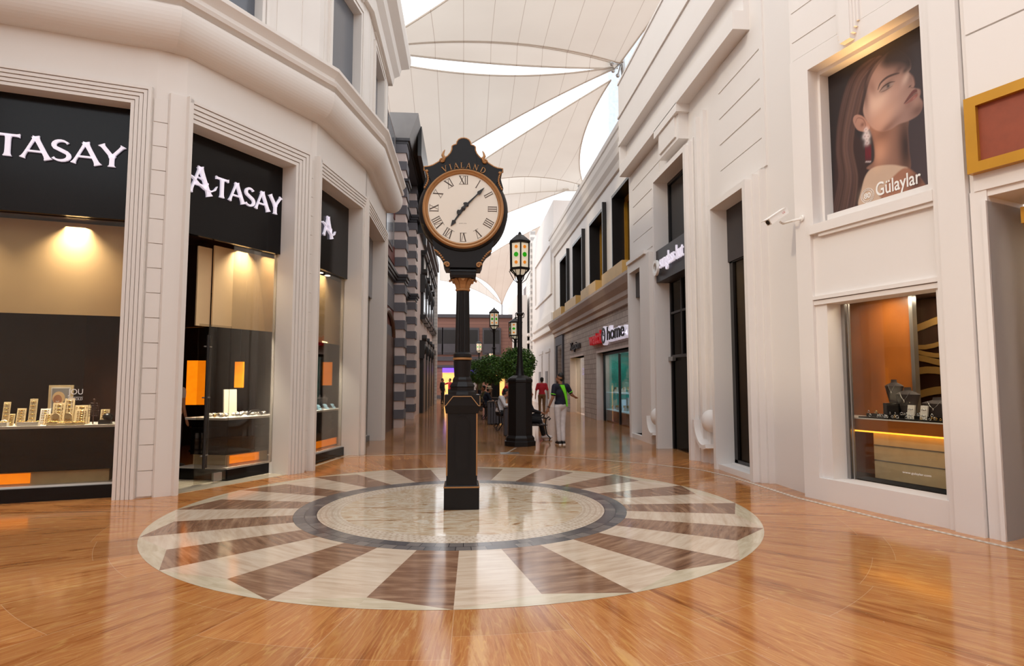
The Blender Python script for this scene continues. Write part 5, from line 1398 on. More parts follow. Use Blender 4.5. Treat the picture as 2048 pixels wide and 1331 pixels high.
for i,(x,y,k_) in enumerate(((2.05,23.9,1.0),(1.22,27.5,.95),(.72,33.5,.95),(2.9,34.5,.95))):
    o = T1 if i == 0 else copy_tree(T1); o.location = (x,y,0); o.rotation_euler[2] = i*1.9; o.scale = (k_,k_,k_); o['label'] = (tl+['ball shaped tree mostly hidden behind the nearest ball tree'])[i]; o['category'] = 'tree'; o['group'] = 'ball trees down the middle of the street'
def planter():
    t = local(thing('slatted_planter','','planter')); m = MB(); m.box(-.26,.26,-.26,.26,.06,.62); m.build('liner','darkframe',t)
    for k in range(4):
        m = MB()
        for j in range(6):
            x = -.28+j*.1; q = MB(); q.box(x,x+.07,-.30,-.27,.04,.80); q.xf(lambda X,Y,Z:(X*math.cos(k*PI/2)-Y*math.sin(k*PI/2), X*math.sin(k*PI/2)+Y*math.cos(k*PI/2), Z)); m.merge(q)
        m.build('slat_panel','rain',t)
    m = MB(); m.box(-.31,.31,-.31,.31,.80,.84); m.build('rim','darkframe',t); m = MB(); m.box(-.25,.25,-.25,.25,.84,.86); m.build('soil','trunk',t)
    for sx in (-.26,.26):
        for sy_ in (-.26,.26): MB().box(sx-.03,sx+.03,sy_-.03,sy_+.03,0,.05).build('foot','darkframe',t)
    return t
PL = planter(); 
for i,(x,y,lb) in enumerate(((1.48,18.2,'grey slatted planter box partly hidden behind the nearest lamp pedestal'),(1.18,23.0,'grey slatted planter box behind the seated person in white'),(1.22,27.5,'grey slatted planter box holding the middle ball tree'),(2.05,23.9,'grey slatted planter box holding the nearest ball tree'),(.72,33.5,'grey slatted planter box holding the farthest ball tree'))):
    o = PL if i == 0 else copy_tree(PL); o.location = (x,y,0); o['label'] = lb; o['category'] = 'planter'; o['group'] = 'slatted planters down the middle of the street'
def bench():     # seat faces local -Y
    t = local(thing('iron_bench','','bench'))
    m = MB()
    for j in range(5): m.box(-.65,.65,-.25+j*.10,-.18+j*.10,.43,.455)
    m.build('seat','darkwood',t); m = MB()
    for j in range(4): z = .54+j*.1; m.box(-.65,.65,.25+.035*j,.275+.035*j,z,z+.075)
    m.build('backrest','darkwood',t)
    for sx in (-.62,.62):
        m = MB(); m.tube([(sx,-.30,.02),(sx,-.33,.10),(sx,-.24,.20),(sx,-.20,.43),(sx,-.22,.60),(sx,-.30,.66),(sx,-.34,.61),(sx,-.29,.57)],.018,6)
        m.tube([(sx,-.21,.43),(sx,.22,.43),(sx,.38,.95)],.018,6); m.tube([(sx,-.22,.62),(sx,.27,.66)],.018,6)
        m.tube([(sx,.22,.43),(sx,.20,.2),(sx,.30,.04),(sx,.38,.02),(sx,.40,.08),(sx,.35,.10)],.018,6)
        m.build('leg','black',t)
    return t
B1 = bench()
for i,(x,y,r_,lb) in enumerate(((1.42,20.4,90,'iron bench with curled legs under the seated person in white'),(1.95,16.9,90,'iron bench with curled arms partly hidden behind the nearest lamp pedestal'),(1.15,26.0,90,'iron bench under the person in a straw hat'),(.85,28.8,-90,'iron bench under the person in olive'))):
    o = B1 if i == 0 else copy_tree(B1); o.location = (x,y,0); o.rotation_euler[2] = R(r_); o['label'] = lb; o['category'] = 'bench'; o['group'] = 'iron benches down the middle of the street'

# ================================================================= PEOPLE
def blob(name, segs, voxel, m, parent, ells=()):
    mb = MB()
    for p0, r0, p1, r1 in segs:
        p0, p1 = Vector(p0), Vector(p1); d = p1-p0; L_ = d.length
        n = 6; pts = [p0+d*(i/(n-1)) for i in range(n)]; rr = [r0+(r1-r0)*i/(n-1) for i in range(n)]
        q = [p0-d.normalized()*r0*.75]+[p0-d.normalized()*r0*.4]+pts+[p1+d.normalized()*r1*.4]+[p1+d.normalized()*r1*.75]; rq = [r0*.5,r0*.88]+rr+[r1*.88,r1*.5]
        mb.tube(q, rq, 12)
    for c, r3 in ells: mb.ell(c, r3, 16, 12)
    o = mb.build(name, m, parent); md = o.modifiers.new('r','REMESH'); md.mode = 'VOXEL'; md.voxel_size = voxel; md.use_smooth_shade = True
    ms = o.modifiers.new('s','SMOOTH'); ms.factor = .6; ms.iterations = 4
    bpy.context.view_layer.update(); dg = bpy.context.evaluated_depsgraph_get(); me = bpy.data.meshes.new_from_object(o.evaluated_get(dg)); o.modifiers.clear(); old = o.data; o.data = me; bpy.data.meshes.remove(old)
    if not me.materials: me.materials.append(M[m])
    return o
def person(label, loc, rz, J, skin='skin', shirt='navy', pants='darkcloth', shoes='shoe', sleeve=.5, voxel=.016, hair='short', hat=None, scale=1, fingers=False, dress=None):
    """J: joints in local space, facing -Y"""
    t = local(thing('person', label, 'person', (0,0,0))); t.location = loc; t.rotation_euler[2] = R(rz); t.scale = (scale,)*3
    g = lambda k_: Vector(J[k_])
    sh = lambda a,b,u: tuple(g(a).lerp(g(b),u))
    H_ = g('head'); fwd = Vector(J.get('face',(0,-1,0))).normalized()
    side = fwd.cross(Vector((0,0,1))).normalized()
    segs = [(g('pelvis'),.115,g('waist'),.105),(g('waist'),.105,g('chest'),.125),(g('neck')-Vector((0,0,.02)),.055,H_-Vector((0,0,.06)),.052)]
    for s in 'LR':
        segs += [(g('chest')+Vector((0,0,.05)),.10,g('sh'+s),.062),(g('sh'+s),.052,g('el'+s),.040),(g('el'+s),.038,g('wr'+s),.026),(g('pelvis'),.10,g('hip'+s),.09),(g('hip'+s),.080,g('kn'+s),.055),(g('kn'+s),.052,g('an'+s),.036),(g('an'+s),.034,g('to'+s),.030)]
        w_ = g('wr'+s); d = (w_-g('el'+s)).normalized(); pn = d.cross(fwd); pn = pn.normalized() if pn.length > .1 else side
        across = fwd if fwd.cross(d).length > .3 else side
        segs.append((w_,.024,w_+d*.075,.032))
        for j,(o_,ln) in enumerate(((-.027,.062),(-.009,.075),(.009,.072),(.026,.056))):
            b0 = w_+d*.085+across*o_; b1 = b0+d*ln*.55+pn*.006; b2 = b1+d*ln*.40+pn*.022*(-1 if s=='L' else 1)*0+across.cross(d)*.014
            segs += [(b0,.0095,b1,.0088),(b1,.0088,b2,.0075)]
        b0 = w_+d*.03+across*-.028; b1 = b0+d*.035+across*-.028; segs += [(b0,.012,b1,.010),(b1,.010,b1+d*.03+across*-.004,.008)]
    ells = [(tuple(H_+Vector((0,0,.03))-fwd*.012),(.078,.092,.098)),(tuple(H_-Vector((0,0,.055))+fwd*.022),(.058,.062,.062)),(tuple(H_+fwd*.094-Vector((0,0,.008))),(.014,.018,.026)),
            (tuple(H_+side*.080),(.012,.020,.032)),(tuple(H_-side*.080),(.012,.020,.032)),(tuple(H_+fwd*.082-Vector((0,0,.055))),(.024,.010,.010)),(tuple(g('chest')+Vector((0,.01,-.05))),(.155,.105,.16)),(tuple(g('pelvis')),(.145,.115,.11))]
    blob('body', segs, .0085 if fingers else voxel, skin, t, ells)
    # shirt
    e = .016
    S_ = [(g('waist')-Vector((0,0,.10)),.128,g('chest'),.132)]
    for s in 'LR':
        S_ += [(g('chest')+Vector((0,0,.06)),.112,g('sh'+s),.074),(g('sh'+s),.070,Vector(sh('sh'+s,'el'+s,min(1,sleeve*2))),.058)]
        if sleeve > .5: S_.append((g('el'+s),.054,Vector(sh('el'+s,'wr'+s,.88)),.038))
    so = blob('shirt', S_, voxel, shirt, t, [(tuple(g('chest')+Vector((0,.01,-.05))),(.178,.125,.175)),(tuple(g('waist')-Vector((0,0,.08))),(.160,.125,.12))])
    P_ = []
    for s in 'LR':
        P_ += [(g('pelvis'),.118,g('hip'+s),.098),(g('hip'+s),.093,g('kn'+s),.062),(g('kn'+s),.062,Vector(sh('kn'+s,'an'+s,.94)),.052)]
    blob('trousers', P_, voxel, pants, t, [(tuple(g('pelvis')),(.158,.128,.12))])
    for s in 'LR':
        a_, to = g('an'+s), g('to'+s); d = (to-a_); d.z = 0; d.normalize(); f0 = Vector((a_.x,a_.y,a_.z-.035))
        so_ = blob('shoe', [(f0-d*.03,.046,f0+d*.10,.046),(f0+d*.10,.046,to+d*.02-Vector((0,0,.0)),.036)], .012, shoes, t)
    if hair == 'short':
        blob('hair', [], .012, 'hair', t, [(tuple(H_+Vector((0,0,.060))-fwd*.030),(.086,.092,.085)),(tuple(H_+Vector((0,0,.0))-fwd*.055),(.080,.055,.080))])
    elif hair == 'long':
        blob('hair', [(H_-fwd*.06,.075,H_-fwd*.11-Vector((0,0,.35)),.07)], .014, 'hair', t, [(tuple(H_+Vector((0,0,.05))-fwd*.03),(.092,.10,.095))])
    if hat:
        m = MB(); m.lathe([(.0,.17),(.07,.175),(.085,.15),(.095,.06),(.15,.05),(.155,.042),(.09,.045)],20); m.xf(lambda x,y,z:(x+H_.x,y+H_.y,z+H_.z)).build('hat',hat,t)
        m = MB(); m.lathe([(.096,.06),(.094,.085)],20,cap=False); m.xf(lambda x,y,z:(x*1.02+H_.x,y*1.02+H_.y,z+H_.z)).build('hat_band','darkcloth',t)
    # eyes
    if fingers:
        m = MB()
        for s_ in (-1,1): m.ell(tuple(H_+fwd*.082+side*.030*s_+Vector((0,0,.012))),(.010,.008,.007),8,6)
        m.build('eye','hand',t)
    return t
def stand(**kw):
    J = dict(pelvis=(0,0,.96),waist=(0,0,1.10),chest=(0,.01,1.33),neck=(0,.01,1.48),head=(0,-.01,1.62),
        shL=(.18,.01,1.43),elL=(.235,.03,1.13),wrL=(.25,-.04,.90),shR=(-.18,.01,1.43),elR=(-.235,.03,1.13),wrR=(-.25,-.04,.90),
        hipL=(.09,0,.92),knL=(.10,-.02,.50),anL=(.10,.02,.085),toL=(.11,-.14,.035),hipR=(-.09,0,.92),knR=(-.10,-.02,.50),anR=(-.10,.02,.085),toR=(-.11,-.14,.035))
    J.update(kw); return J
def sit(**kw):
    J = dict(pelvis=(0,.12,.56),waist=(0,.12,.70),chest=(0,.08,.95),neck=(0,.04,1.11),head=(0,0,1.24),
        shL=(.18,.06,1.05),elL=(.24,-.06,.80),wrL=(.16,-.30,.74),shR=(-.18,.06,1.05),elR=(-.24,-.06,.80),wrR=(-.16,-.30,.74),
        hipL=(.09,.08,.54),knL=(.12,-.36,.53),anL=(.12,-.38,.09),toL=(.13,-.54,.035),hipR=(-.09,.08,.54),knR=(-.12,-.36,.53),anR=(-.12,-.38,.09),toR=(-.13,-.54,.035))
    J.update(kw); return J
# man with lime stripe: back three quarters, far arm raised
J = stand(head=(.02,.0,1.64), face=(.60,-.78,0), shR=(-.19,.02,1.44),elR=(-.31,.06,1.22),wrR=(-.47,-.04,1.17), shL=(.19,.02,1.44),elL=(.25,.02,1.15),wrL=(.33,-.06,.89),
   knL=(.07,.0,.50),knR=(-.06,.02,.50),anL=(.06,.03,.085),anR=(-.05,.05,.085),toL=(.03,-.13,.035),toR=(-.09,-.11,.035))
J = dict((k_, v) for k_, v in J.items())
vm = person('person in a dark shirt with a lime stripe and pale jeans, seen from behind', (2.45,15.6,0), 206, J, 'skin','navy','greycloth','shoe',.36,.014,'short',None,1.02,True)
# lime sash over the back, wraps the shirt surface
def sash(t):
    m = MB(); pts = [(.03,.118,1.475),(.01,.142,1.40),(-.03,.150,1.30),(-.07,.142,1.18),(-.10,.132,1.06),(-.12,.124,.94)]; ws = [.13,.11,.085,.06,.04,.03]
    m = MB()
    for i in range(len(pts)-1):
        a,b = pts[i],pts[i+1]; m.hexa([(a[0]-ws[i]/2,a[1]-.02,a[2]),(a[0]+ws[i]/2,a[1]-.02,a[2]),(b[0]+ws[i+1]/2,b[1]-.02,b[2]),(b[0]-ws[i+1]/2,b[1]-.02,b[2]),(a[0]-ws[i]/2,a[1]+.006,a[2]),(a[0]+ws[i]/2,a[1]+.006,a[2]),(b[0]+ws[i+1]/2,b[1]+.006,b[2]),(b[0]-ws[i+1]/2,b[1]+.006,b[2])])
    m.build('lime_stripe','lime',t)
    for a,b in (('elR','shR'),('elL','shL')):
        p = Vector(J[a]).lerp(Vector(J[b]),.30); q = Vector(J[a]).lerp(Vector(J[b]),.36); m = MB(); m.tube([p,q],.066,14); m.build('cuff','lime',t)
    p = Vector(J['wrL']).lerp(Vector(J['elL']),.12); q = Vector(J['wrL']).lerp(Vector(J['elL']),.2); m = MB(); m.tube([p,q],.034,12); m.build('wrist_watch','darkframe',t)
    m = MB()
    for s in 'LR': to = Vector(J['to'+s]); an = Vector(J['an'+s]); d = (to-an); d.z = 0; m.tube([an-d.normalized()*.06-Vector((0,0,.07)), to+d.normalized()*.03-Vector((0,0,.018))],[.035,.03],8)
    m.v = [(x,y,max(.001,min(z,.028))) for x,y,z in m.v]; m.build('shoe_sole','white',t)
sash(vm)
person('person in a red shirt and brown trousers walking away down the street', (3.52,27.8,0), 178, stand(elL=(.27,.04,1.13),elR=(-.27,.04,1.13),wrL=(.29,-.02,.88),wrR=(-.29,-.02,.88)), 'skin2','redcloth','tan','brown' if False else 'tan',.4,.018)
person('person in a dark suit standing by the ornate dark house', (-1.45,42.3,0), 60, stand(), 'skin2','darkcloth','darkcloth','shoe',1,.024)
person('person in a white shirt seated on the iron bench', (1.28,20.4,0), 90, sit(chest=(0,.02,.95),neck=(0,-.05,1.10),head=(0,-.13,1.21),wrL=(.16,-.42,.80),wrR=(-.16,-.42,.80)), 'skin2','whitecloth','darkcloth','shoe',1,.018)
person('person in a straw hat and dark blue shirt seated on a bench', (1.02,26.0,0), 100, sit(head=(0,-.04,1.22)), 'skin2','navy','darkcloth','shoe',.5,.02, 'short','straw')
person('person in olive clothes seated facing the dark houses', (.90,28.8,0), -80, sit(), 'skin2','olive','tan','shoe',1,.02)
person('seated person in black trousers and striped trainers half hidden behind the lamp pedestal', (1.80,16.9,0), 90, sit(pelvis=(0,.10,.54),knL=(.10,-.30,.52),knR=(-.14,-.26,.52),anL=(.10,-.42,.12),anR=(-.12,-.36,.12),toL=(.12,-.60,.06),toR=(-.12,-.54,.06)), 'skin2','darkcloth','darkcloth','whitecloth',1,.016)
person('person in a bright red top bending over beside the far bench', (2.02,31.0,0), 80, stand(chest=(0,-.12,1.22),neck=(0,-.22,1.33),head=(0,-.33,1.42),shL=(.18,-.16,1.30),shR=(-.18,-.16,1.30),elL=(.2,-.35,1.10),elR=(-.2,-.35,1.10),wrL=(.15,-.55,1.05),wrR=(-.15,-.55,1.05)), 'skin2','redcloth','darkcloth','shoe',.5,.024)
person('person in a pale top standing near the clock column in the distance', (.62,40.0,0), 20, stand(), 'skin2','whitecloth','darkcloth','shoe',.5,.026)
person('person in dark clothes standing beside the distant person in a pale top', (.98,41.0,0), -30, stand(), 'skin2','olive','navy','shoe',.8,.026)
person('person in a red top reaching out beside the person in the suit', (-1.0,44.0,0), -60, stand(elR=(-.35,-.2,1.35),wrR=(-.5,-.4,1.4)), 'skin2','redcloth','darkcloth','shoe',.8,.026)
person('long haired person with a bare back inside the glass door shop', B.P(1.75,-2.5,0), 160, stand(), 'skin2','pinkband','navy','shoe',.2,.02,'long')
# bag on the bench beside the seated trainers person
t = thing('shoulder_bag','black shoulder bag on the bench beside the nearest lamp pedestal','bag',(2.0,17.15,.46)); local(t)
m = MB(); m.ell((0,0,.13),(.17,.10,.13),14,8); m.build('bag_body','darkcloth',t); m = MB(); m.tube([(.13*math.cos(a),0,.2+.13*math.sin(a)) for a in np.linspace(0,PI,9)],.012,6); m.build('strap','darkcloth',t)

# ================================================================= POSTER PORTRAIT (print on a flat board)
def poster():
    src = np.array([(313,415),(822,120),(350,1160),(862,985)], float); dst = np.array([(.363,5.95),(1.775,5.98),(.384,3.896),(1.761,3.952)], float)
    A_ = []
    for (x,y),(u,v) in zip(src,dst): A_ += [[x,y,1,0,0,0,-u*x,-u*y],[0,0,0,x,y,1,-v*x,-v*y]]
    h = np.linalg.solve(np.array(A_), dst.reshape(-1)); Hm = np.append(h,1).reshape(3,3)
    def mp(pts):
        q = np.c_[np.array(pts,float), np.ones(len(pts))]@Hm.T; return q[:,:2]/q[:,2:]
    S0,S1,Z0,Z1 = .36,1.99,3.88,6.0; nx, nz = 250, 325
    xs = np.linspace(S0,S1,nx); zs = np.linspace(Z0,Z1,nz); X,Z = np.meshgrid(xs,zs)
    img = np.zeros((nz,nx,3)); 
    def col(c): return np.array(s2l(c))
    gx = (X-S0)/(S1-S0); gz = (Z-Z0)/(Z1-Z0)
    img[:] = col((44,36,38)); img += (col((92,76,80))-col((44,36,38)))*(np.clip(gx*1.3-.35,0,1)*np.clip(1.1-gz*.9,0,1))[...,None]
    def cover(pts, soft):
        P_ = mp(pts); inside = np.zeros(X.shape,bool); d2 = np.full(X.shape,1e9); n_ = len(P_)
        for i in range(n_):
            x0,y0 = P_[i]; x1,y1 = P_[(i+1)%n_]
            with np.errstate(divide='ignore',invalid='ignore'): c_ = ((y0>Z)!=(y1>Z))&(X<(x1-x0)*(Z-y0)/(y1-y0+1e-12)+x0)
            inside ^= c_
            ex,ey = x1-x0,y1-y0; tt = np.clip(((X-x0)*ex+(Z-y0)*ey)/(ex*ex+ey*ey+1e-12),0,1)
            d2 = np.minimum(d2,(X-x0-tt*ex)**2+(Z-y0-tt*ey)**2)
        d = np.sqrt(d2)*np.where(inside,1,-1); return np.clip(.5+d/soft/2,0,1)
    def smooth(pts, n_=6):      # Catmull-Rom closed
        P_ = [np.array(p,float) for p in pts]; out = []; m_ = len(P_)
        for i in range(m_):
            p0,p1,p2,p3 = P_[i-1],P_[i],P_[(i+1)%m_],P_[(i+2)%m_]
            for k in range(n_):
                t_ = k/n_; out.append(.5*((2*p1)+(-p0+p2)*t_+(2*p0-5*p1+4*p2-p3)*t_*t_+(-p0+3*p1-3*p2+p3)*t_**3))
        return out
    def paint(pts, c, soft=.012, a=1, mask=None, sm_=True):
        k = cover(smooth(pts) if sm_ else pts, soft)*a
        if mask is not None: k = k*mask
        img[:] = img*(1-k[...,None])+col(c)*k[...,None]; return k
    def spot(c, rx, ry, ang, colr, a, mask=None):
        cc = mp([c])[0]; dx, dz = X-cc[0], Z-cc[1]; ca, sa = math.cos(R(ang)), math.sin(R(ang)); u = (dx*ca+dz*sa)/rx; v = (-dx*sa+dz*ca)/ry
        k = np.exp(-(u*u+v*v))*a
        if mask is not None: k = k*mask
        img[:] = img*(1-k[...,None])+col(colr)*k[...,None]
    def line(pts, w, c, a=1, soft=.006, mask=None, n_=8):
        P_ = mp(pts); P_ = [tuple(p) for p in P_]; Q = []
        m_ = len(P_)
        for i in range(m_-1):
            p0,p1,p2,p3 = [np.array(P_[max(0,min(m_-1,j))]) for j in (i-1,i,i+1,i+2)]
            for k in range(n_): t_ = k/n_; Q.append(.5*((2*p1)+(-p0+p2)*t_+(2*p0-5*p1+4*p2-p3)*t_*t_+(-p0+3*p1-3*p2+p3)*t_**3))
        Q.append(np.array(P_[-1])); best = np.zeros(X.shape); N_ = len(Q)
        for i in range(N_-1):
            x0,y0 = Q[i]; x1,y1 = Q[i+1]; ex,ey = x1-x0,y1-y0; tt = np.clip(((X-x0)*ex+(Z-y0)*ey)/(ex*ex+ey*ey+1e-12),0,1)
            d = np.sqrt((X-x0-tt*ex)**2+(Z-y0-tt*ey)**2); ww = w*(.35+.65*math.sin(PI*(i+.5)/(N_-1))); best = np.maximum(best, np.clip(.5+(ww/2-d)/soft/2,0,1))
        k = best*a
        if mask is not None: k = k*mask
        img[:] = img*(1-k[...,None])+col(c)*k[...,None]
    hair = [(335,1165),(345,1000),(352,820),(362,680),(385,540),(425,430),(480,360),(540,300),(610,245),(690,240),(745,290),(700,360),(600,380),(545,430),(515,520),(500,600),(470,640),(455,700),(500,760),(530,850),(520,930),(500,1010),(470,1120),(420,1175)]
    hk = paint(hair, (62,42,40), .03)
    rs = random.Random(5)
    for i in range(46):
        o_ = rs.uniform(-1,1); l_ = rs.choice([(96,68,62),(128,96,88),(44,28,28),(112,80,70),(74,50,46),(150,112,96)])
        line([(590+o_*55,300+o_*5+abs(o_)*25),(480+o_*48,420+o_*12),(425+o_*52,600),(400+o_*45,780),(420+o_*52,950),(390+o_*60,1140)], .02, l_, .42, .012, hk)
    # neck, back, shoulders
    nk = paint([(520,640),(545,720),(560,800),(555,860),(520,900),(640,910),(745,905),(742,800),(736,700),(735,620),(640,660)], (158,114,96), .012)
    spot((725,780),.10,.40,0,(52,36,36),.95,nk); spot((600,720),.13,.10,20,(96,66,58),.55,nk); spot((590,820),.12,.16,10,(196,150,128),.7,nk); spot((540,800),.05,.2,0,(70,46,42),.8,nk)
    paint([(478,1100),(490,1010),(515,930),(560,890),(640,878),(700,885),(735,900),(650,955),(610,1010),(590,1060)], (216,184,160), .010)
    ar = paint([(590,1050),(610,1000),(650,950),(720,895),(780,925),(830,985),(840,1010),(700,1060)], (176,122,98), .012); spot((790,960),.10,.16,-20,(86,56,52),.9,ar)
    spot((520,1040),.10,.10,0,(236,208,182),.5)
    # face
    face = [(512,610),(500,530),(516,440),(550,365),(610,300),(675,262),(725,290),(745,340),(762,395),(760,410),(776,455),(775,470),(788,500),(800,530),(812,565),(800,605),(760,630),(700,655),(645,690),(590,698),(540,672)]
    face = [(505,620),(498,540),(512,450),(548,370),(600,310),(665,265),(720,290),(748,325),(752,365),(742,385),(766,412),(774,450),(770,470),(800,478),(804,500),(800,520),(815,545),(812,580),(790,615),(740,645),(690,662),(645,690),(590,700),(545,680)]
    fk = paint(face, (176,138,126), .010)
    spot((690,285),.22,.17,20,(56,38,38),.97,fk); spot((650,300),.2,.12,30,(70,48,46),.8,fk); spot((745,340),.07,.2,0,(60,42,42),.9,fk); spot((575,540),.20,.17,25,(222,192,180),.85,fk); spot((640,600),.22,.10,25,(206,168,152),.6,fk)
    spot((580,400),.12,.12,40,(186,150,138),.6,fk); spot((725,420),.045,.09,-30,(220,188,174),.8,fk); spot((790,590),.10,.09,0,(112,78,70),.75,fk); spot((620,690),.20,.05,25,(120,84,74),.7,fk); spot((505,480),.05,.28,5,(92,64,60),.85,fk); spot((690,370),.07,.05,30,(80,56,54),.7,fk)
    paint([(600,330),(640,250),(690,232),(745,270),(762,330),(740,362),(700,352),(655,345),(620,352)], (50,36,36), .05, .92)
    spot((670,500),.10,.07,30,(196,158,146),.5,fk); spot((780,545),.05,.05,0,(190,146,130),.6,fk)
    # eye region
    spot((622,462),.10,.055,28,(84,58,58),.75,fk); line([(578,478),(592,445),(625,415),(664,398),(690,392)], .030, (48,32,32), .9, .008)
    paint([(592,490),(610,468),(640,449),(662,443),(655,456),(625,474)], (160,140,134), .006, .85); spot((632,460),.022,.026,0,(52,48,50),1); line([(585,492),(606,464),(640,442),(668,436)], .014, (26,18,18), .95, .004); line([(590,494),(620,482),(655,460)], .008, (50,34,32), .8, .004)
    spot((722,378),.04,.03,20,(40,30,30),.7,fk); line([(742,385),(766,412),(775,448),(768,468),(752,468)], .012, (96,64,58), .7, .006); spot((748,462),.018,.010,20,(60,36,34),.9)
    paint([(716,553),(733,524),(750,499),(766,481),(783,477),(787,490),(770,501),(750,520),(731,543)], (118,66,62), .006, .95)
    paint([(720,556),(744,533),(768,510),(788,499),(787,514),(768,533),(744,549)], (160,98,90), .006, .95); line([(716,554),(742,530),(768,506),(788,496)], .008, (52,28,28), .9, .004); spot((770,524),.02,.012,20,(206,150,140),.5)
    # hairline strands over the face, ear
    for i in range(14): o_ = i*5.0; line([(560+o_*.8,320-o_*.3),(520+o_*.4,400),(500+o_*.2,500),(492,600)], .012, (58,40,38), .5, .01)
    ek = paint([(446,650),(450,622),(470,612),(498,622),(520,650),(535,678),(520,700),(495,702),(466,690)], (186,140,124), .006); line([(458,655),(470,630),(498,636),(512,668),(500,690)], .012, (120,80,72), .8, .006); spot((495,665),.03,.03,0,(112,72,66),.8,ek)
    # earring
    for (x,y,r_) in ((514,692,10),(518,712,13),(508,728,12),(526,728,11),(518,742,9),(520,762,13)): spot((x,y),r_*.0028,r_*.0030,0,(236,224,228),1); spot((x,y),r_*.0012,r_*.0012,0,(120,80,90),.8)
    for k in range(6): x = 511+k*5.5; line([(x,770),(x+1,815),(x+1,858)], .012, (120,20,40), .95, .003)
    for k in range(3): spot((516+k*10,862),.014,.010,0,(226,206,206),.9)
    spot((740,560),.05,.05,0,(146,106,94),.5,fk); spot((548,470),.05,.14,20,(120,84,76),.45,fk); img[:] = np.clip(img*.80, 0, 1)
    me = bpy.data.meshes.new('portrait_print'); V = [G.P(float(x),-.340,float(z)) for z in zs for x in xs]
    org = Vector(G.P(1.1,-.35,3.88)); V = [tuple(Vector(v)-org) for v in V]
    F_ = [(j*nx+i,j*nx+i+1,(j+1)*nx+i+1,(j+1)*nx+i) for j in range(nz-1) for i in range(nx-1)]
    me.from_pydata(V,[],F_); ca_ = me.color_attributes.new('print','FLOAT_COLOR','POINT'); ca_.data.foreach_set('color', np.c_[img.reshape(-1,3), np.ones(nx*nz)].astype(np.float32).ravel())
    t_ = NT('portrait_print'); at_ = t_.node('ShaderNodeVertexColor'); at_.layer_name = 'print'; t_.link(at_.outputs[0], t_.b.inputs['Base Color']); t_.b.inputs['Roughness'].default_value = .4
    me.materials.append(t_.m)
    p = thing('poster','large framed advertising poster of a dark haired model with a red tassel earring','poster',tuple(org))
    o = bpy.data.objects.new('portrait_print', me); COL.objects.link(o); o.parent = p
    m = MB(); G.box(m,.34,2.0,3.86,6.01,-.37,-.342); m.build('board','darkframe',p)
    c = lambda x,y: mp([(x,y)])[0]
    a_ = c(570,1050); b_ = c(808,950); hh = abs(c(570,985)[1]-c(570,1052)[1])
    w2 = fit_text(text_mb('Gülaylar', .2, .004, offset=.002), b_[0]-a_[0], hh*1.42); G.put(w2, a_[0], -.335, a_[1]-.05); w2.build('lettering','white',p)
    s_ = c(523,1042); w3 = fit_text(text_mb('80', .2, .004, offset=.003), .095, .072); G.put(w3, s_[0]-.047, -.335, s_[1]-.036); w3.build('lettering','white',p)
    m = MB()
    for rr in (.070,.095): m.tube([(rr*math.cos(a),0,rr*math.sin(a)) for a in np.linspace(0,2*PI,41)[:-1]], .0028, 5, closed=True)
    for k in range(24): a = 2*PI*k/24; m.tube([(.077*math.cos(a),0,.077*math.sin(a)),(.088*math.cos(a),0,.088*math.sin(a))], .003, 5)
    G.put(m, s_[0], -.336, s_[1]); m.build('seal','white',p)
poster()

# ================================================================= JEWELLERY DISPLAYS
def place(F, s, d, z, mb, name, mats, label, cat, group=None, rz=0):
    c_, sn = math.cos(R(rz)), math.sin(R(rz))
    mb.xf(lambda x,y,zz: F.P(s+x*c_-y*sn, d+x*sn+y*c_, z+zz)); o = mb.build(name, mats, loc=F.P(s,d,z)); return tag(o, label, cat, group)
def easel(w, h, lean=.10, rows=6):
    m = MB(); T_ = .025; y = lambda z: -lean*z/h if h else 0
    m.hexa([(-w/2,-T_,0),(w/2,-T_,0),(w/2,0,0),(-w/2,0,0),(-w/2,-T_-lean,h),(w/2,-T_-lean,h),(w/2,-lean,h),(-w/2,-lean,h)])
    for k in range(rows):
        z = h*(k+.6)/(rows+.3); m.ell((0,-lean*z/h+.004,z),(w*.16,.006,.010),8,5,1); m.ell((-w*.28,-lean*z/h+.004,z),(.007,.006,.007),6,4,1); m.ell((w*.28,-lean*z/h+.004,z),(.007,.006,.007),6,4,1)
    return m
def arch_stand(w, h):
    m = MB(); out = [(-w/2,0),(w/2,0)]+[(w/2*math.cos(R(a)), h-w/2+w/2*math.sin(R(a))) for a in range(0,181,20)]; n_ = len(out)
    m.add([(x,0,z) for x,z in out]+[(x,-.03,z) for x,z in out], [tuple(range(n_)), tuple(range(n_,2*n_))[::-1]]+[(i,(i+1)%n_,n_+(i+1)%n_,n_+i) for i in range(n_)]); 
    for k in range(5): m.ell((w*.3*math.cos(R(200+k*35)),.004,h*.55+w*.25*math.sin(R(200+k*35))),(.008,.006,.008),6,4,1)
    return m
def tray(w, dp, h, n_):
    m = MB(); m.box(-w/2,w/2,-dp/2,dp/2,0,h)
    for k in range(n_):
        for j in (-1,1): m.ell((-w/2+w*(k+.5)/n_, j*dp*.22, h+.006),(.012,.010,.010),7,5,1)
    return m
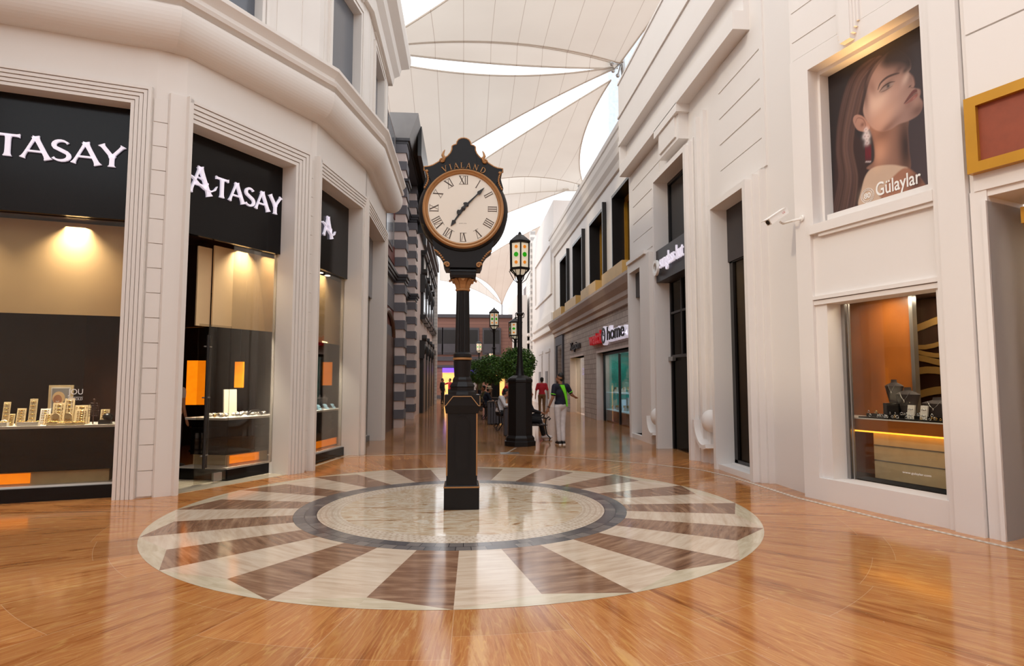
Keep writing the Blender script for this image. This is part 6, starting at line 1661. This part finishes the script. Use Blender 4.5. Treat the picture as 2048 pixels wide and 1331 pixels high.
items = [('easel',-.17,.075,.32,-.50,'tall narrow gold necklace board leaning near the window edge'),('easel',.125,.085,.36,-.52,'tallest narrow gold board with a column of pieces'),('easel',-.0,.10,.23,-.50,'short gold earring board between the two tall boards'),
 ('easel',.26,.12,.22,-.56,'blank topped gold board behind the long white tray'),('easel',.42,.15,.30,-.55,'wide tan pendant board in front of the framed photo'),('easel',.535,.12,.36,-.58,'tan double height board right of the framed photo'),
 ('easel',.68,.22,.26,-.60,'dark tan back board behind the trapezoid stand'),('arch',.43,.09,.16,-.42,'small arched gold stand beside the tan pendant board'),('arch',.575,.09,.16,-.42,'arched gold stand in the middle of the display'),
 ('easel',.72,.16,.20,-.44,'trapezoid gold stand with rows of rings'),('tray',.14,.24,.05,-.38,'long white ring tray along the front'),('tray',.42,.12,.04,-.36,'small cream tray tilted at the front'),('tray',.58,.20,.03,-.36,'low tray of pearl pieces at the front'),
 ('tray',.72,.14,.03,-.36,'cream earring tray at the front'),('tray',-.20,.22,.05,-.38,'low tray with a white bangle'),('easel',-.08,.06,.16,-.42,'small tan block stand in front of the tall boards'),('easel',.98,.11,.20,-.55,'pale card board beside the black gift box'),
 ('tray',-.55,.3,.05,-.4,'wide cream tray beside the low tray with a white bangle'),('easel',.33,.10,.15,-.46,'short brown fronted stand left of the tan pendant board')]
for kd, s, w_, h_, d, lb in items:
    mb = easel(w_,h_,.06) if kd == 'easel' else arch_stand(w_,h_) if kd == 'arch' else tray(w_,.10,h_,6)
    k_ = 1.0 if kd == 'tray' else 1.05
    place(A, s, d, 1.001, mb, {'easel':'necklace_stand','arch':'earring_stand','tray':'ring_tray'}[kd], [('shelfwhite' if 'white' in lb else 'cream'),'jewel'], lb, 'jewellery stand', 'gold jewellery displays in the window')
m = MB(); m.tube([A.P(-.16+.035*math.cos(a),-.45,1.04+.035*math.sin(a)) for a in np.linspace(0,2*PI,21)[:-1]],.011,8,closed=True); single(m,'bangle','shelfwhite','white bangle standing behind the low tray in the gold jewellery window','bangle')
# framed photo
t = thing('photo_frame','pale framed photo of a smiling blond person among the gold jewellery','photo frame',A.P(.41,-.66,1.0))
m = MB(); A.box(m,.27,.565,1.0,1.55,-.68,-.65); m.build('frame','cream',t); m = MB(); A.box(m,.30,.535,1.06,1.52,-.65,-.645); m.build('mount','shelfwhite',t)
m = MB(); A.box(m,.315,.52,1.10,1.505,-.645,-.641); pr_ = m.build('print','greystone',t)
for mt,(sx,zz,rx,rz_) in (('jewel',(.395,1.37,.075,.09)),('skin2',(.385,1.345,.052,.07))):
    m = MB(); m.lathe([(0,0),(1,0),(1,.002),(0,.002)],20,(0,0,0),'Y'); m.xf(lambda x,y,z: A.P(sx+x*rx, -.640+y+(.001 if mt=='skin2' else 0), zz+z*rz_)); m.build('face' if mt=='skin2' else 'hair', mt if mt=='skin2' else 'beige', pr_)
m = MB(); ribbon(m,[(.365,1.325),(.385,1.315),(.405,1.325)],.010,.001); m.xf(lambda x,y,z:A.P(x,-.636+y,z)); m.build('mouth','white',pr_)
# JOU logo on the glass
t = thing('window_decal','white window lettering above the gold jewellery next to the framed photo','window lettering',A.P(.68,-.262,1.35))
w2 = fit_text(text_mb('JOU',.2,.002),.175,.10); A.put(w2,.60,-.262,1.40); w2.build('lettering','white',t)
w2 = fit_text(text_mb('AS GOLD',.2,.002),.175,.032); A.put(w2,.60,-.262,1.345); w2.build('lettering','white',t)
m = MB(); A.box(m,.60,.78,1.385,1.389,-.263,-.261); A.box(m,.650,.654,1.24,1.40,-.263,-.261); m.build('rule','white',t)
# earring tree
t = thing('earring_tree','dark lattice earring tree on a stem among the jewellery','jewellery stand',A.P(.87,-.45,1.0)); m = MB()
for k in range(6): z = 1.12+.035*k; w_ = .075-.012*abs(k-2); m.tube([A.P(.87-w_,-.45,z),A.P(.87+w_,-.45,z)],.004,5)
for k in range(7): x = .87-.06+.02*k; m.tube([A.P(x,-.45,1.10),A.P(x,-.45,1.30)],.003,5)
m.build('lattice','brown',t); m = MB(); m.tube([A.P(.87,-.45,1.0),A.P(.87,-.45,1.33)],.007,6); m.ell(A.P(.87,-.45,1.34),(.02,.01,.02),8,5); m.build('stem','brown',t)
t = thing('gift_box','black open gift box with silver pieces beside the earring tree','box',A.P(1.02,-.42,1.0)); m = MB(); A.box(m,.95,1.10,1.0,1.06,-.48,-.36); m.build('box_body','blackbox',t); m = MB(); m.ell(A.P(1.04,-.47,1.10),(.07,.05,.05),12,8); m.build('lid','blackbox',t)
# corner counter goods
place(B,1.75,-.98,1.001,easel(.26,.46,.02,0),'price_board',['lampglass','jewel'],'lit white display board on the corner counter beside the orange lamp','display board')
rnd = random.Random(9)
for i in range(28):
    s_ = 1.35+.035*i; d_ = -.64-rnd.random()*.5; mb = MB(); mb.ell((0,0,.03),(.035,.03,.03),8,6); mb.ell((.03,0,.045),(.02,.02,.02),7,5,1)
    place(B,s_,d_,1.0,mb,'jewellery_piece',[rnd.choice(['shelfwhite','silver','jewel','cream']),'silver'],'small sparkling jewellery piece on the corner counter','jewellery','jewellery pieces on the corner counter')
t = thing('bangle_roll','dark bangle roll lying on the corner counter','jewellery stand',B.P(1.72,-.5,1.0)); m = MB(); m.tube([B.P(1.78,-.60,1.03),B.P(1.86,-.59,1.085),B.P(2.0,-.59,1.085),B.P(2.10,-.60,1.03)],.024,8); m.build('roll','blackbox',t)
for i in range(9):
    s_ = 1.05+.18*i; place(C3,s_,-.58-.1*(i%2),1.001,easel(.10,.10,.07,1),'blue_card_stand',['cyan','silver'],'small pale blue jewellery card on the counter under the single letter A','jewellery stand','pale blue cards under the single letter A')
def bust(h, w, m_='greybust'):
    m = MB(); N_ = 18; 
    prof = [(.30,.0),(.34,.12),(.42,.35),(.50,.60),(.55,.72),(.40,.80),(.20,.86),(.17,.90),(.16,1.0)]
    m.lathe([(r_*w, z*h) for r_, z in prof], N_, sy=.42); 
    m.tube([(-.22*w,.19*w,h*.80),(-.12*w,.235*w,h*.62),(0,.245*w,h*.48),(.12*w,.235*w,h*.62),(.22*w,.19*w,h*.80)],.0035,5,1); m.ell((0,.25*w,h*.45),(.008,.006,.016),6,5,1)
    return m
for i in range(4): place(C3,1.7+.28*i,-.85,1.001,bust(.30,.22),'necklace_bust',['greybust','silver'],'dark necklace bust at the back of the counter under the single letter A','necklace bust','dark busts under the single letter A')
# busts and trays of the niche window
place(G,.86,-.72,1.32,bust(.31,.24),'necklace_bust',['greybust','silver'],'tall grey necklace bust on a black box, against the orange wood','necklace bust','grey necklace busts in the niche window')
place(G,1.06,-.70,1.20,bust(.33,.30),'necklace_bust',['greybust','silver'],'middle grey necklace bust beside the steel post','necklace bust','grey necklace busts in the niche window')
place(G,1.46,-.68,1.14,bust(.27,.36),'necklace_bust',['greybust','silver'],'low wide grey necklace bust in front of the wavy panel','necklace bust','grey necklace busts in the niche window')
m = MB(); G.box(m,.75,.97,1.117,1.318,-.80,-.64); single(m,'riser_box','blackbox','black riser box under the tall grey necklace bust','box')
m = MB(); G.box(m,.98,1.16,1.117,1.198,-.78,-.64); single(m,'riser_box','blackbox','low black riser under the middle grey necklace bust','box')
for i,(s0_,s1_,d0_,d1_,lb) in enumerate(((.56,1.16,-.62,-.56,'raised black tray behind the rings at the jewel counter'),(1.20,1.95,-.62,-.56,'raised black tray in front of the wavy panel'),(.52,.98,-.54,-.46,'front black ring tray near the window frame'),(1.0,1.40,-.54,-.46,'front black tray piled with silver'),(1.42,1.95,-.54,-.46,'front black tray at the pier end'))):
    m = MB(); G.box(m,s0_,s1_,1.116,1.175 if i < 2 else 1.135,d0_-.0,d1_); single(m,'display_tray','blackbox',lb,'tray')
rnd = random.Random(11)
for i in range(48):
    back = i%3 == 0; s_ = .55+1.35*rnd.random(); d_ = -.59 if back else -.50+rnd.uniform(-.025,.025); z_ = 1.176 if back else 1.136
    mb = MB(); k = rnd.uniform(.010,.018); mb.tube([(k*math.cos(a),0,k+k*math.sin(a)) for a in np.linspace(0,2*PI,11)[:-1]],.004,5,closed=True); mb.ell((0,0,2*k+.003),(.007,.007,.006),6,4)
    place(G,s_,d_,z_,mb,'ring',['silver' if i%4 else 'jewel'],'small ring standing on the raised black trays of the niche window' if back else 'small ring standing on the front black trays of the niche window','ring','rings on the raised black trays' if back else 'rings on the front black trays',rz=rnd.uniform(-50,50))
for s_,lb in ((1.19,'white double necklace card standing on the jewel counter'),(1.36,'curved white card stand beside the white double necklace card')):
    place(G,s_,-.55,1.136,easel(.09,.17,.03,2),'necklace_card',['shelfwhite','silver'],lb,'jewellery stand')
